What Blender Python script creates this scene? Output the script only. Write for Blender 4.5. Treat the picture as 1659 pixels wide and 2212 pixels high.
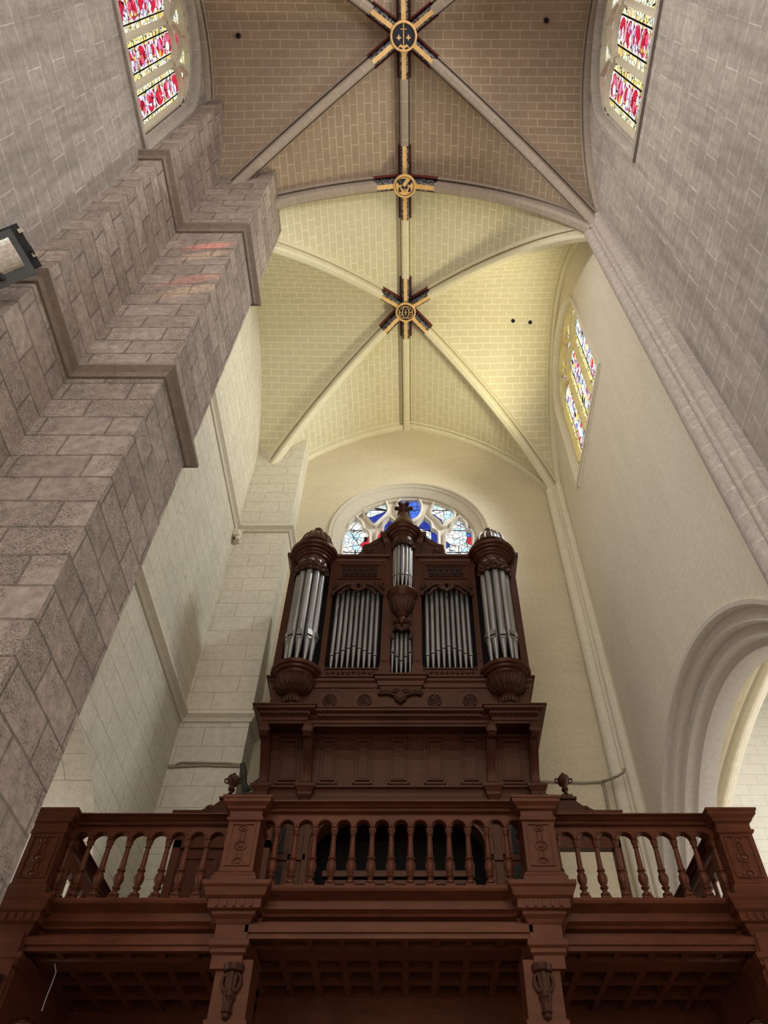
import bpy, math, random
from mathutils import Vector, Matrix
random.seed(7)
for o in list(bpy.data.objects): bpy.data.objects.remove(o)
SC = bpy.context.scene
COL = SC.collection
PI = math.pi
# ------------------------------------------------------------------ camera
PITCH, FOC, CX, CY, CAMZ = math.radians(51.1), 1606.0, 895.0, 1106.0, 1.6
FW = Vector((0, math.cos(PITCH), math.sin(PITCH)))
UP = Vector((0, -math.sin(PITCH), math.cos(PITCH)))
cd = bpy.data.cameras.new('camera'); cam = bpy.data.objects.new('camera', cd); COL.objects.link(cam)
cd.sensor_fit = 'AUTO'; cd.sensor_width = 36.0
cd.lens = 36.0 * FOC / 2212.0
cd.shift_x = -(CX - 829.5) / 2212.0
cd.clip_start = 0.05; cd.clip_end = 200
cam.location = (0, 0, CAMZ); cam.rotation_euler = (PI/2 + PITCH, 0, 0)
SC.camera = cam
# ------------------------------------------------------------------ world, lights, exposure
w = bpy.data.worlds.new('sky'); SC.world = w; w.use_nodes = True
bg = w.node_tree.nodes['Background']
bg.inputs[0].default_value = (0.93, 0.95, 1.0, 1); bg.inputs[1].default_value = 1.0
SC.view_settings.view_transform = 'Standard'; SC.view_settings.look = 'None'
SC.view_settings.gamma = 1.0; SC.view_settings.exposure = 0.0; SC.view_settings.use_curve_mapping = False
def lamp(kind, name, loc, target, energy, color=(1, 1, 1), size=1.0, size_y=None, spot=None, blend=.6):
    l = bpy.data.lights.new(name, kind); l.energy = energy; l.color = color
    if kind == 'AREA':
        l.shape = 'RECTANGLE'; l.size = size; l.size_y = size_y or size
    elif kind != 'SUN': l.shadow_soft_size = size
    if kind == 'SPOT': l.spot_size = math.radians(spot); l.spot_blend = blend
    o = bpy.data.objects.new(name, l); COL.objects.link(o); o.location = loc
    o.rotation_euler = (Vector(target) - Vector(loc)).to_track_quat('-Z', 'Y').to_euler()
    return o
bg.inputs[0].default_value = (1.0, .95, .90, 1); bg.inputs[1].default_value = 1.85
# daylight entering by the side windows and the right aisle windows
for y_ in (8.0, 8.6, 9.2): lamp('SPOT', 'daylight_far_window', (3.45, y_, 16.9), (-3.9, 9.4, 13.2), 340, (.88, .95, 1.0), .3, spot=116, blend=.7)
lamp('SPOT', 'daylight_far_window_upper', (3.2, 8.4, 15.4), (-1.0, 8.0, 19.6), 620, (1.0, .93, .62), .4, spot=118, blend=.7)
lamp('SPOT', 'daylight_near_left_window', (-4.1, 1.6, 16.8), (3.0, 2.4, 14.0), 1150, (1.0, .97, .94), .3, spot=92, blend=.7)
lamp('SPOT', 'daylight_near_right_window', (3.4, 1.7, 16.8), (-4.0, 2.2, 16.2), 380, (1.0, .97, .94), .4, spot=125, blend=.7)
lamp('AREA', 'daylight_right_aisle', (8.6, 8.0, 7.5), (4.6, 9.5, 6.5), 80, (1.0, .98, .92), 2.5, 3.0)
lamp('AREA', 'fill_left_aisle', (-8.5, 6.0, 5.0), (-5.0, 10.9, 5.5), 12, (1.0, .97, .95), 2.0, 2.0)  # added fill lamp to brighten the left aisle wall, no window seen there
# sun through the red and amber panes, falling on the left pier
for k, (px_, py_, c_, e_) in enumerate(((452, 532, (1, .12, .1), 900), (446, 550, (1, .75, .5), 700), (415, 604, (1, .16, .12), 600), (404, 628, (1, .7, .35), 600))):
    th = math.radians(51.1); a_, b_ = (px_ - 895)/1606, (1106 - py_)/1606
    d_ = Vector((a_, math.cos(th) - b_*math.sin(th), math.sin(th) + b_*math.cos(th))); d_ *= 4.25/d_.y
    lamp('SPOT', 'sun_through_glass', (3.5, 1.5 + .12*k, 15.8), (d_.x, d_.y, d_.z + 1.6), e_*6, c_, .01, spot=2.8, blend=1.0)

# ------------------------------------------------------------------ helpers
def at(px, py, X=None, Y=None, Z=None):
    d = FW + Vector((1, 0, 0)) * ((px - CX) / FOC) + UP * ((CY - py) / FOC)
    t = X / d.x if X is not None else Y / d.y if Y is not None else (Z - CAMZ) / d.z
    return Vector((d.x * t, d.y * t, CAMZ + d.z * t))
class MB:
    def __init__(s): s.v = []; s.f = []; s.m = []; s.uv = []
    def poly(s, pts, m=0, uv=None):
        b = len(s.v); s.v += [Vector(p) for p in pts]; s.f.append(tuple(range(b, b + len(pts)))); s.m.append(m); s.uv.append(uv)
    def face(s, idx, m=0, uv=None): s.f.append(tuple(idx)); s.m.append(m); s.uv.append(uv)
    def box(s, x0, x1, y0, y1, z0, z1, m=0):
        b = len(s.v)
        s.v += [Vector(p) for p in ((x0,y0,z0),(x1,y0,z0),(x1,y1,z0),(x0,y1,z0),(x0,y0,z1),(x1,y0,z1),(x1,y1,z1),(x0,y1,z1))]
        for q in ((0,3,2,1),(4,5,6,7),(0,1,5,4),(1,2,6,5),(2,3,7,6),(3,0,4,7)): s.face([b+i for i in q], m)
        return s
    def loft(s, rings, ring_closed=True, path_closed=False, caps=True, mats=None, m=0, uvf=None):
        b = len(s.v); n = len(rings[0]); k = len(rings)
        for r in rings: s.v += [Vector(p) for p in r]
        for i in range(k if path_closed else k - 1):
            for j in range(n if ring_closed else n - 1):
                a0 = b + i*n + j; a1 = b + i*n + (j+1) % n
                c0 = b + ((i+1) % k)*n + j; c1 = b + ((i+1) % k)*n + (j+1) % n
                uv = None
                if uvf: uv = [uvf(i, j), uvf(i, j+1), uvf(i+1, j+1), uvf(i+1, j)]
                s.face((a0, a1, c1, c0), mats[j] if mats else m, uv)
        if caps and not path_closed and ring_closed:
            s.face([b + j for j in range(n)][::-1], m); s.face([b + (k-1)*n + j for j in range(n)], m)
        return s
    def lathe(s, prof, cx, cy, segs=16, a0=0.0, a1=360.0, m=0):
        full = abs(a1 - a0) >= 359.9; rings = []
        cnt = segs if full else segs + 1
        for r, z in prof:
            rings.append([(cx + r*math.cos(math.radians(a0 + (a1-a0)*i/segs)), cy + r*math.sin(math.radians(a0 + (a1-a0)*i/segs)), z) for i in range(cnt)])
        return s.loft(rings, ring_closed=full, caps=full, m=m)
    def prism(s, poly, axis, c0, c1, m=0):
        def mk(p, c): return (c, p[0], p[1]) if axis == 'x' else (p[0], c, p[1]) if axis == 'y' else (p[0], p[1], c)
        return s.loft([[mk(p, c0) for p in poly], [mk(p, c1) for p in poly]], m=m)
    def tube(s, path, r, segs=6, m=0, closed=False):
        path = [Vector(p) for p in path]; rings = []; n = len(path)
        for i, p in enumerate(path):
            a = path[(i-1) % n] if closed or i > 0 else p; c = path[(i+1) % n] if closed or i < n-1 else p
            t = (c - a).normalized() if (c - a).length > 1e-9 else Vector((0, 0, 1))
            ref = Vector((0, 1, 0)) if abs(t.y) < .8 else Vector((1, 0, 0))
            u = t.cross(ref).normalized(); w_ = t.cross(u)
            rr = r[i] if isinstance(r, (list, tuple)) else r
            rings.append([p + u*rr*math.cos(2*PI*k/segs) + w_*rr*math.sin(2*PI*k/segs) for k in range(segs)])
        return s.loft(rings, path_closed=closed, m=m)
    def sweep(s, prof, path, mats=None, m=0, closed=False, side=None, caps=True):
        """prof (lateral, outward) swept along path; side fixes the outward direction field (vector or fn), default down"""
        path = [Vector(p) for p in path]; rings = []; n = len(path)
        for i, p in enumerate(path):
            a = path[(i-1) % n] if closed or i > 0 else p; c = path[(i+1) % n] if closed or i < n-1 else p
            t = (c - a).normalized()
            dn = Vector(side(p) if callable(side) else side) if side is not None else Vector((0, 0, -1))
            lat = t.cross(dn).normalized(); out = lat.cross(t).normalized()
            if out.dot(dn) < 0: out = -out
            rings.append([p + lat*q[0] + out*q[1] for q in prof])
        return s.loft(rings, mats=mats, m=m, path_closed=closed, caps=caps)
    def build(s, name, mats, parent=None, smooth=False, flat_ang=35, **tags):
        me = bpy.data.meshes.new(name)
        off = Vector((0, 0, 0)); p = parent
        while p is not None: off += p.location; p = p.parent
        me.from_pydata([v - off for v in s.v], [], s.f)
        for mt in (mats if isinstance(mats, (list, tuple)) else [mats]): me.materials.append(mt)
        uvl = me.uv_layers.new(name='UVMap')
        for i, pl in enumerate(me.polygons):
            pl.material_index = s.m[i]
            uv = s.uv[i]
            nrm = pl.normal
            if uv is None:
                if abs(nrm.z) < .75:
                    h = Vector((-nrm.y, nrm.x, 0)).normalized()
                    if abs(h.x) > abs(h.y): h = h if h.x > 0 else -h
                    else: h = h if h.y > 0 else -h
                    uv = [(s.v[k].dot(h), s.v[k].z) for k in s.f[i]]
                else: uv = [(s.v[k].x, s.v[k].y) for k in s.f[i]]
            for k, li in enumerate(pl.loop_indices): uvl.data[li].uv = uv[k]
        me.update()
        if smooth:
            for pl in me.polygons: pl.use_smooth = True
            try: me.set_sharp_from_angle(angle=math.radians(flat_ang))
            except Exception: pass
        o = bpy.data.objects.new(name, me); COL.objects.link(o)
        if parent is not None: o.parent = parent
        tag(o, **tags)
        return o
def tag(o, label=None, cat=None, group=None, kind=None):
    if label: o['label'] = label
    if cat: o['category'] = cat
    if group: o['group'] = group
    if kind: o['kind'] = kind
    return o
def empty(name, loc, label=None, cat=None, group=None, kind=None, parent=None):
    o = bpy.data.objects.new(name, None); COL.objects.link(o); o.location = loc
    o.empty_display_size = .2
    if parent: o.parent = parent
    return tag(o, label, cat, group, kind)
def recalc(o):
    import bmesh
    bm = bmesh.new(); bm.from_mesh(o.data); bmesh.ops.recalc_face_normals(bm, faces=bm.faces); bm.to_mesh(o.data); bm.free()
    return o
# ------------------------------------------------------------------ materials
class NT:
    def __init__(s, name):
        s.m = bpy.data.materials.new(name); s.m.use_nodes = True; s.t = s.m.node_tree; s.t.nodes.clear()
        s.out = s.n('ShaderNodeOutputMaterial'); s.b = s.n('ShaderNodeBsdfPrincipled'); s.l(s.b.outputs[0], s.out.inputs[0])
    def n(s, t, **k):
        x = s.t.nodes.new(t)
        for a, b in k.items(): setattr(x, a, b)
        return x
    def l(s, a, b): s.t.links.new(a, b)
    def val(s, sock, v):
        if hasattr(v, 'links') or isinstance(v, bpy.types.NodeSocket): s.l(v, sock)
        else: sock.default_value = v
    def math(s, op, a, b=None, c=None):
        x = s.n('ShaderNodeMath', operation=op); s.val(x.inputs[0], a)
        if b is not None: s.val(x.inputs[1], b)
        if c is not None: s.val(x.inputs[2], c)
        return x.outputs[0]
    def noise(s, co, scale, detail=4, rough=.6, dist=0):
        x = s.n('ShaderNodeTexNoise'); s.l(co, x.inputs['Vector']); x.inputs['Scale'].default_value = scale
        x.inputs['Detail'].default_value = detail; x.inputs['Roughness'].default_value = rough; x.inputs['Distortion'].default_value = dist
        return x.outputs[0]
    def ramp(s, fac, stops, interp='LINEAR'):
        x = s.n('ShaderNodeValToRGB'); s.l(fac, x.inputs[0]); cr = x.color_ramp; cr.interpolation = interp
        while len(cr.elements) < len(stops): cr.elements.new(.5)
        for e, (p, c) in zip(cr.elements, stops):
            e.position = p; e.color = (c, c, c, 1) if not isinstance(c, tuple) else (*c, 1)
        return x.outputs[0]
    def mix(s, fac, a, b, mode='MIX'):
        x = s.n('ShaderNodeMix', data_type='RGBA', blend_type=mode); s.val(x.inputs[0], fac)
        for k, v in ((6, a), (7, b)):
            if isinstance(v, tuple): x.inputs[k].default_value = (*v, 1)
            else: s.l(v, x.inputs[k])
        return x.outputs[2]
    def bump(s, h, strength=.3, dist=.02):
        x = s.n('ShaderNodeBump'); x.inputs['Strength'].default_value = strength; x.inputs['Distance'].default_value = dist
        s.l(h, x.inputs['Height']); s.l(x.outputs[0], s.b.inputs['Normal'])
    def uv(s, scale=(1, 1, 1)):
        t = s.n('ShaderNodeTexCoord'); mp = s.n('ShaderNodeMapping'); mp.inputs['Scale'].default_value = scale
        s.l(t.outputs['UV'], mp.inputs[0]); return mp.outputs[0]
    def obj(s, scale=(1, 1, 1)):
        t = s.n('ShaderNodeTexCoord'); mp = s.n('ShaderNodeMapping'); mp.inputs['Scale'].default_value = scale
        s.l(t.outputs['Object'], mp.inputs[0]); return mp.outputs[0]
def stone(name, c1, c2, mortar, bw=.7, rh=.37, ms=.008, warp=.02, stain=(.5, .5, .5), stain_amt=.4, bump=.3, pit=0.0, streak=.0, rough=.9, vary=.35):
    t = NT(name); uv = t.uv()
    nz = t.n('ShaderNodeTexNoise'); t.l(uv, nz.inputs['Vector']); nz.inputs['Scale'].default_value = 1.6; nz.inputs['Detail'].default_value = 2
    sub = t.n('ShaderNodeVectorMath', operation='SUBTRACT'); t.l(nz.outputs['Color'], sub.inputs[0]); sub.inputs[1].default_value = (.5, .5, .5)
    sc = t.n('ShaderNodeVectorMath', operation='SCALE'); t.l(sub.outputs[0], sc.inputs[0]); sc.inputs['Scale'].default_value = warp
    ad = t.n('ShaderNodeVectorMath', operation='ADD'); t.l(uv, ad.inputs[0]); t.l(sc.outputs[0], ad.inputs[1])
    br = t.n('ShaderNodeTexBrick'); t.l(ad.outputs[0], br.inputs['Vector'])
    br.inputs['Color1'].default_value = (*c1, 1); br.inputs['Color2'].default_value = (*c2, 1); br.inputs['Mortar'].default_value = (*mortar, 1)
    br.inputs['Scale'].default_value = 1.0; br.inputs['Mortar Size'].default_value = ms; br.inputs['Mortar Smooth'].default_value = .25
    br.inputs['Bias'].default_value = -.1; br.inputs['Brick Width'].default_value = bw; br.inputs['Row Height'].default_value = rh
    big = t.ramp(t.noise(uv, .55, 5, .65, .6), [(.35, 0.0), (.7, 1.0)])
    fine = t.noise(uv, 9, 6, .7)
    col = t.mix(t.math('MULTIPLY', big, stain_amt), br.outputs['Color'], stain)
    if streak:
        st = t.ramp(t.noise(t.uv((2.6, .22, 1)), 1.5, 6, .7, .4), [(.42, 0.0), (.68, 1.0)])
        col = t.mix(t.math('MULTIPLY', st, streak), col, tuple(x*.5 for x in stain))
    fr = t.ramp(fine, [(.25, 1 - vary), (.75, 1 + vary*.45)])
    col = t.mix(1.0, col, fr, 'MULTIPLY')
    h = t.math('ADD', t.math('MULTIPLY', br.outputs['Fac'], -.8 if bump >= 0 else .8), t.math('MULTIPLY', fine, .8))
    if pit:
        pn = t.math('MULTIPLY', t.ramp(t.noise(uv, 1.3, 4, .65), [(.46, 0.0), (.64, 1.0)]), t.ramp(t.noise(t.uv((1, 1.6, 1)), 36, 8, .8), [(.54, 0.0), (.66, 1.0)]))
        col = t.mix(t.math('MULTIPLY', pn, pit), col, tuple(x*.35 for x in c1))
        h = t.math('SUBTRACT', h, t.math('MULTIPLY', pn, 2.0))
    t.l(col, t.b.inputs['Base Color']); t.b.inputs['Roughness'].default_value = rough
    t.bump(h, abs(bump), .025)
    return t.m
def plaster(name, c, c2, amt=.5, bump=.15, sx=2.0, sy=.5, rough=.9):
    t = NT(name); uv = t.uv()
    a = t.ramp(t.noise(t.uv((sx, sy, 1)), 1.2, 6, .65, .5), [(.38, 0.0), (.72, 1.0)])
    col = t.mix(t.math('MULTIPLY', a, amt), c, c2)
    f = t.noise(uv, 14, 5, .7)
    col = t.mix(1.0, col, t.ramp(f, [(.3, .88), (.7, 1.08)]), 'MULTIPLY')
    t.l(col, t.b.inputs['Base Color']); t.b.inputs['Roughness'].default_value = rough; t.bump(f, bump, .02)
    return t.m
def wood(name, c, c2, rough=.38, scale=(1, 6, 6), spec=.5):
    t = NT(name); co = t.obj(scale)
    a = t.noise(co, 5, 6, .65, .6)
    col = t.mix(t.ramp(a, [(.3, 0.0), (.72, 1.0)]), c, c2)
    d = t.ramp(t.noise(t.obj(), 1.3, 3, .6), [(.3, .7), (.7, 1.15)])
    col = t.mix(1.0, col, d, 'MULTIPLY')
    t.l(col, t.b.inputs['Base Color']); t.b.inputs['Roughness'].default_value = rough
    t.b.inputs['Specular IOR Level'].default_value = spec; t.b.inputs['Specular Tint'].default_value = (1, .62, .42, 1)
    t.bump(a, .12, .004)
    return t.m
def plain(name, c, rough=.5, metal=0.0, var=.12, scale=12, bump=.05):
    t = NT(name); a = t.noise(t.obj(), scale, 4, .6)
    col = t.mix(1.0, t.mix(0.0, c, c), t.ramp(a, [(.3, 1-var), (.7, 1+var*.6)]), 'MULTIPLY')
    t.l(col, t.b.inputs['Base Color']); t.b.inputs['Roughness'].default_value = rough; t.b.inputs['Metallic'].default_value = metal
    t.bump(a, bump, .005)
    return t.m
def glass(name, kind, strength):
    """stained glass lit from outside: leaded cells of coloured light"""
    t = NT(name); uv = t.uv()
    em = t.n('ShaderNodeEmission'); em.inputs[1].default_value = strength
    sep = t.n('ShaderNodeSeparateXYZ'); t.l(uv, sep.inputs[0]); U, V = sep.outputs[0], sep.outputs[1]
    def vor(scale, feat, out, sx=1, sy=1):
        x = t.n('ShaderNodeTexVoronoi', feature=feat); x.inputs['Scale'].default_value = scale; t.l(t.uv((sx, sy, 1)), x.inputs['Vector']); return x.outputs[out]
    white, ice, yel, amb, red, dred, blue, dblue, pink, grn, blk = (1,1,.97),(.75,.9,1),(1,.82,.2),(.95,.45,.06),(.75,.02,.06),(.35,.01,.03),(.08,.2,.85),(.02,.05,.4),(.9,.35,.55),(.3,.6,.3),(.004,.004,.006)
    if kind == 'modern':
        big = t.n('ShaderNodeSeparateColor'); t.l(vor(1.55, 'F1', 'Color'), big.inputs[0])
        sm = t.n('ShaderNodeSeparateColor'); t.l(vor(6, 'F1', 'Color', 1.2, 1), sm.inputs[0])
        base = t.ramp(sm.outputs[0], [(0, white), (.5, ice), (.62, white), (.8, (.55,.85,1)), (.9, (.8,.95,.85))], 'CONSTANT')
        hot = t.ramp(big.outputs[1], [(0, blue), (.25, (.05,.4,.9)), (.42, amb), (.52, dblue), (.68, red), (.86, blue)], 'CONSTANT')
        msk = t.ramp(big.outputs[0], [(0, 0.0), (.56, 1.0)], 'CONSTANT')
        col = t.mix(msk, base, hot)
        edge = t.math('MINIMUM', t.ramp(vor(6, 'DISTANCE_TO_EDGE', 0, 1.2, 1), [(.02, 0.0), (.045, 1.0)]), t.ramp(vor(1.55, 'DISTANCE_TO_EDGE', 0), [(.008, 0.0), (.016, 1.0)]))
        grid = t.math('GREATER_THAN', t.math('ABSOLUTE', t.math('SUBTRACT', t.math('FRACT', t.math('MULTIPLY', V, 1.25)), .5)), .02)
        lead = t.math('MULTIPLY', edge, grid)
    else:
        # medallion columns: u across one light (0..1 per light), v in metres
        fu = t.math('SUBTRACT', t.math('FRACT', U), .5); au = t.math('ABSOLUTE', fu)
        fv = t.math('SUBTRACT', t.math('FRACT', t.math('MULTIPLY', V, 1.75)), .5); av = t.math('ABSOLUTE', fv)
        # border of triangles
        tri = t.math('GREATER_THAN', t.math('ADD', t.math('MULTIPLY', t.math('PINGPONG', t.math('MULTIPLY', V, 5.4), .5), 1.0), t.math('MULTIPLY', au, -1.6)), -.42)
        bord = t.mix(tri, (1,1,.95), yel)
        rnd = t.n('ShaderNodeSeparateColor'); t.l(vor(7.5 if kind == 'medal' else 8, 'F1', 'Color', .8, 1), rnd.inputs[0])
        jew = t.ramp(rnd.outputs[0], [(0, red), (.3, (.85,.12,.2)), (.42, white), (.6, (.7,.3,.65)), (.7, red), (.82, (.75,.8,.95)), (.9, dred), (.95, amb)] if kind == 'medal' else [(0, white), (.3, ice), (.45, yel), (.58, red), (.68, pink), (.78, (.15,.25,.6)), (.88, blk), (.93, white)], 'CONSTANT')
        lt = t.ramp(rnd.outputs[1], [(0, white), (.45, yel), (.65, ice), (.8, amb), (.9, white)], 'CONSTANT')
        ell = t.math('ADD', t.math('MULTIPLY', t.math('MULTIPLY', fu, fu), 14), t.math('MULTIPLY', t.math('MULTIPLY', fv, fv), 4.4))
        inner = t.math('LESS_THAN', au, .27)
        col = t.mix(inner, bord, jew)
        ring = t.math('MULTIPLY', t.math('GREATER_THAN', ell, .78), t.math('LESS_THAN', ell, 1.12))
        col = t.mix(t.math('MULTIPLY', ring, 1.0 if kind == 'medal' else .5), col, (.95,.97,1))
        if kind == 'medal':
            out_ = t.math('MULTIPLY', t.math('GREATER_THAN', ell, 1.12), t.math('GREATER_THAN', au, .2)); col = t.mix(out_, col, t.mix(.5, lt, bord))
        edge = t.ramp(vor(7.5 if kind == 'medal' else 8, 'DISTANCE_TO_EDGE', 0, .8, 1), [(.02, 0.0), (.05, 1.0)])
        g1 = t.math('LESS_THAN', av, .475); g2 = t.math('GREATER_THAN', t.math('ABSOLUTE', t.math('SUBTRACT', au, .27)), .018)
        lead = t.math('MULTIPLY', edge, t.math('MULTIPLY', g1, g2))
    col = t.mix(lead, blk, col)
    t.l(col, em.inputs[0])
    gl = t.n('ShaderNodeBsdfGlossy'); gl.inputs['Roughness'].default_value = .25
    mx = t.n('ShaderNodeMixShader'); mx.inputs[0].default_value = .04; t.l(em.outputs[0], mx.inputs[1]); t.l(gl.outputs[0], mx.inputs[2])
    t.t.nodes.remove(t.b); t.l(mx.outputs[0], t.out.inputs[0])
    return t.m
# ------------------------------------------------------------------ palette
M = {}
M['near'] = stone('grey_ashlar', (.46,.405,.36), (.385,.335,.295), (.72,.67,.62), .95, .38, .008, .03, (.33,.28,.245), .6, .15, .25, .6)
M['pier'] = stone('pier_stone', (.45,.36,.30), (.30,.235,.19), (.19,.145,.115), .72, .37, .013, .05, (.31,.245,.205), .45, .8, .5, .0, vary=.5)
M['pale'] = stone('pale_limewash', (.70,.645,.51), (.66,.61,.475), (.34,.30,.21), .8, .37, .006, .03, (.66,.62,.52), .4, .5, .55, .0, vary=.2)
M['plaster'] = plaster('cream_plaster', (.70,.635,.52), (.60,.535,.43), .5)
M['backwall'] = plaster('back_wall_plaster', (.60,.52,.36), (.50,.43,.29), .5, .12, .6, 2.0)
M['trimn'] = stone('grey_moulding', (.42,.37,.32), (.38,.33,.285), (.30,.26,.23), 60, .55, .006, .01, (.34,.295,.26), .5, .15)
M['ledge'] = stone('dirty_ledge', (.30,.235,.185), (.26,.20,.155), (.2,.15,.12), 1.4, 60, .006, .01, (.2,.15,.115), .6, .2, .3)
M['trimf'] = stone('cream_moulding', (.72,.66,.51), (.70,.64,.50), (.60,.55,.43), 60, .6, .005, .01, (.66,.61,.48), .4, .12, vary=.15)
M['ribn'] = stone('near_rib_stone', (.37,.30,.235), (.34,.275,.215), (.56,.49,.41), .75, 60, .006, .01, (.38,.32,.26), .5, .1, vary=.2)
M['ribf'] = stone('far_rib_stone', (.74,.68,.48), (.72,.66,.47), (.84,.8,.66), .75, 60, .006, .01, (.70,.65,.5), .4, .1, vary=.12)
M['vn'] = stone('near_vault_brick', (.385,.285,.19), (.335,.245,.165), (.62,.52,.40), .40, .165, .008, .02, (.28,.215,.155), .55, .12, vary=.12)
M['vf'] = stone('far_vault_brick', (.68,.615,.41), (.63,.57,.38), (.92,.87,.68), .40, .165, .009, .02, (.70,.65,.5), .5, .12, vary=.08)  # cleaner brick than the near bay, with yellow window glow mixed into its colour
M['aisle'] = stone('aisle_vault_brick', (.78,.76,.68), (.74,.72,.63), (.56,.53,.45), .42, .2, .006, .03, (.74,.72,.64), .4, .25, vary=.08)
M['aislewall'] = stone('aisle_wall', (.36,.345,.34), (.345,.33,.325), (.30,.285,.28), 1.2, .4, .006, .01, (.6,.56,.52), .4, .1, .3, vary=.1)
M['floor'] = stone('floor_flags', (.50,.44,.37), (.45,.40,.33), (.3,.26,.22), .8, .8, .01, .01, (.4,.35,.3), .4, .1)
M['traf'] = plain('yellow_lit_tracery', (.72,.62,.30), .85)  # yellow of the window light put into the stone colour
M['tran'] = plain('grey_tracery', (.50,.45,.33), .85)
M['trab'] = plain('cream_tracery', (.66,.60,.50), .85)
M['gold'] = plain('gilt_paint', (.80,.50,.19), .55, 0, .15)
M['red'] = plain('dark_red_paint', (.13,.018,.014), .6)
M['navy'] = plain('blue_black_paint', (.014,.017,.034), .6)
tt = NT('scrolled_paint'); co_ = tt.uv(); wv = tt.n('ShaderNodeTexVoronoi', feature='DISTANCE_TO_EDGE'); tt.l(tt.uv((14, 9, 1)), wv.inputs['Vector']); wv.inputs['Scale'].default_value = 1
tt.l(tt.mix(tt.ramp(wv.outputs[0], [(.06, 1.0), (.12, 0.0)]), (.014,.017,.034), (.22,.21,.19)), tt.b.inputs['Base Color']); M['scroll'] = tt.m
M['black'] = plain('black_hole', (.004,.004,.004), .9)
M['g_near'] = glass('medallion_glass', 'medal', 1.15)
M['g_far'] = glass('mosaic_glass', 'mosaic', 1.25)
M['g_back'] = glass('modern_glass', 'modern', 1.15)
# ------------------------------------------------------------------ setting
XC, XR, XL, XLN, YT, YW, YE, HB = -.22, 3.70, -4.06, -4.43, 4.86, 11.54, -.95, 19.85
def drop(d): return math.sqrt(39.69 - (d + 1.8)**2) - math.sqrt(39.69 - 3.24)
def smooth_t(t, e=.3): return (math.sqrt(t*t + e*e) - e) / (math.sqrt(1 + e*e) - e)
class Bay:
    def __init__(s, xc, xl, xr, y0, yb, y1, h, k=1.0): s.xc, s.xl, s.xr, s.y0, s.yb, s.y1, s.h, s.k = xc, xl, xr, y0, yb, y1, h, k
    def z(s, q): return s.h + s.k * drop(3.9 * q)
    def side(s, sx, q, t):   # q 0 boss .. 1 wall, t -1..1 along y
        hw = (s.xr - s.xc) if sx > 0 else (s.xc - s.xl); hl = (s.y1 - s.yb) if t > 0 else (s.yb - s.y0)
        return Vector((s.xc + sx*hw*q, s.yb + t*q*hl, s.z(q * smooth_t(abs(t)))))
    def end(s, sy, q, t):    # q 0 boss .. 1 end arch, t -1..1 along x
        hl = (s.y1 - s.yb) if sy > 0 else (s.yb - s.y0); hw = (s.xr - s.xc) if t > 0 else (s.xc - s.xl)
        return Vector((s.xc + t*q*hw, s.yb + sy*hl*q, s.z(q * abs(t))))
    def diag(s, sx, sy, q):
        hw = (s.xr - s.xc) if sx > 0 else (s.xc - s.xl); hl = (s.y1 - s.yb) if sy > 0 else (s.yb - s.y0)
        return Vector((s.xc + sx*hw*q, s.yb + sy*hl*q, s.z(q)))
    def cells(s, mb, m=0, nq=26, nt=28):
        for which, sg in (('side', 1), ('side', -1), ('end', 1), ('end', -1)):
            fn = getattr(s, which)
            grid = [[fn(sg, i/nq, -1 + 2*j/nt) for j in range(nt+1)] for i in range(nq+1)]
            def uvp(p, zref):
                a = p.y if which == 'side' else p.x
                c = s.yb if which == 'side' else s.xc
                dd = abs(a - c); zz = s.h - p.z
                return (p.x if which == 'side' else p.y, (1 if a > c else -1) * math.hypot(dd, zz*.85) + .07)
            for i in range(nq):
                for j in range(nt):
                    q = [grid[i][j], grid[i][j+1], grid[i+1][j+1], grid[i+1][j]]
                    if i == 0: q = q[1:]
                    mb.poly(q, m, [uvp(p, 0) for p in q])
bayN = Bay(XC, XLN, XR, YE, 1.975, YT, HB); bayF = Bay(XC, XL-.12, XR, YT, 7.92, YW, HB)
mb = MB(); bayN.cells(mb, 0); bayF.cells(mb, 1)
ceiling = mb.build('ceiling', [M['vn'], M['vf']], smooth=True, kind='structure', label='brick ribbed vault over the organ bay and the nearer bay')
# ---- walls with arched openings, built in columns
def opening_z(op, u):
    uc, h, sill, spring = op
    d = abs(u - uc)
    if d > h + 1e-6: return None
    return sill, spring + math.sqrt(max(0, h*h - d*d))
def wall(mb, mapf, u0, u1, z0, z1, ops, mat=0, split=None):
    us = {u0, u1}
    if split: us |= {s for s, _ in split}
    for uc, h, sill, spring in ops:
        for k in range(33): us.add(min(u1, max(u0, uc - h*math.cos(PI*k/32))))
    us = sorted(us)
    for a, b in zip(us, us[1:]):
        if b - a < 1e-6: continue
        mid = (a + b)/2; mt = mat
        if split:
            for s_, m_ in split:
                if mid > s_: mt = m_
        segs = [(z0, z0)]; cur_a = cur_b = z0
        act = sorted([op for op in ops if abs(mid - op[0]) < op[1]], key=lambda o: o[2])
        for op in act:
            la, ha = opening_z(op, a) or (op[2], op[3]); lb, hb = opening_z(op, b) or (op[2], op[3])
            if la > cur_a + 1e-6: mb.poly([mapf(a, cur_a), mapf(b, cur_b), mapf(b, lb), mapf(a, la)], mt)
            cur_a, cur_b = ha, hb
        mb.poly([mapf(a, cur_a), mapf(b, cur_b), mapf(b, z1), mapf(a, z1)], mt)
W1 = (1.57, 1.52, 14.8, 17.95); W2 = (1.72, 1.52, 15.0, 17.95); W3 = (8.53, 1.52, 14.95, 17.95); W4 = (-.13, 1.9, 9.5, 15.15)
A_R = (8.2, 3.4, 0.0, 4.85); A_L = (7.5, 2.3, 0.0, 4.7)
mb = MB()
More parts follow.
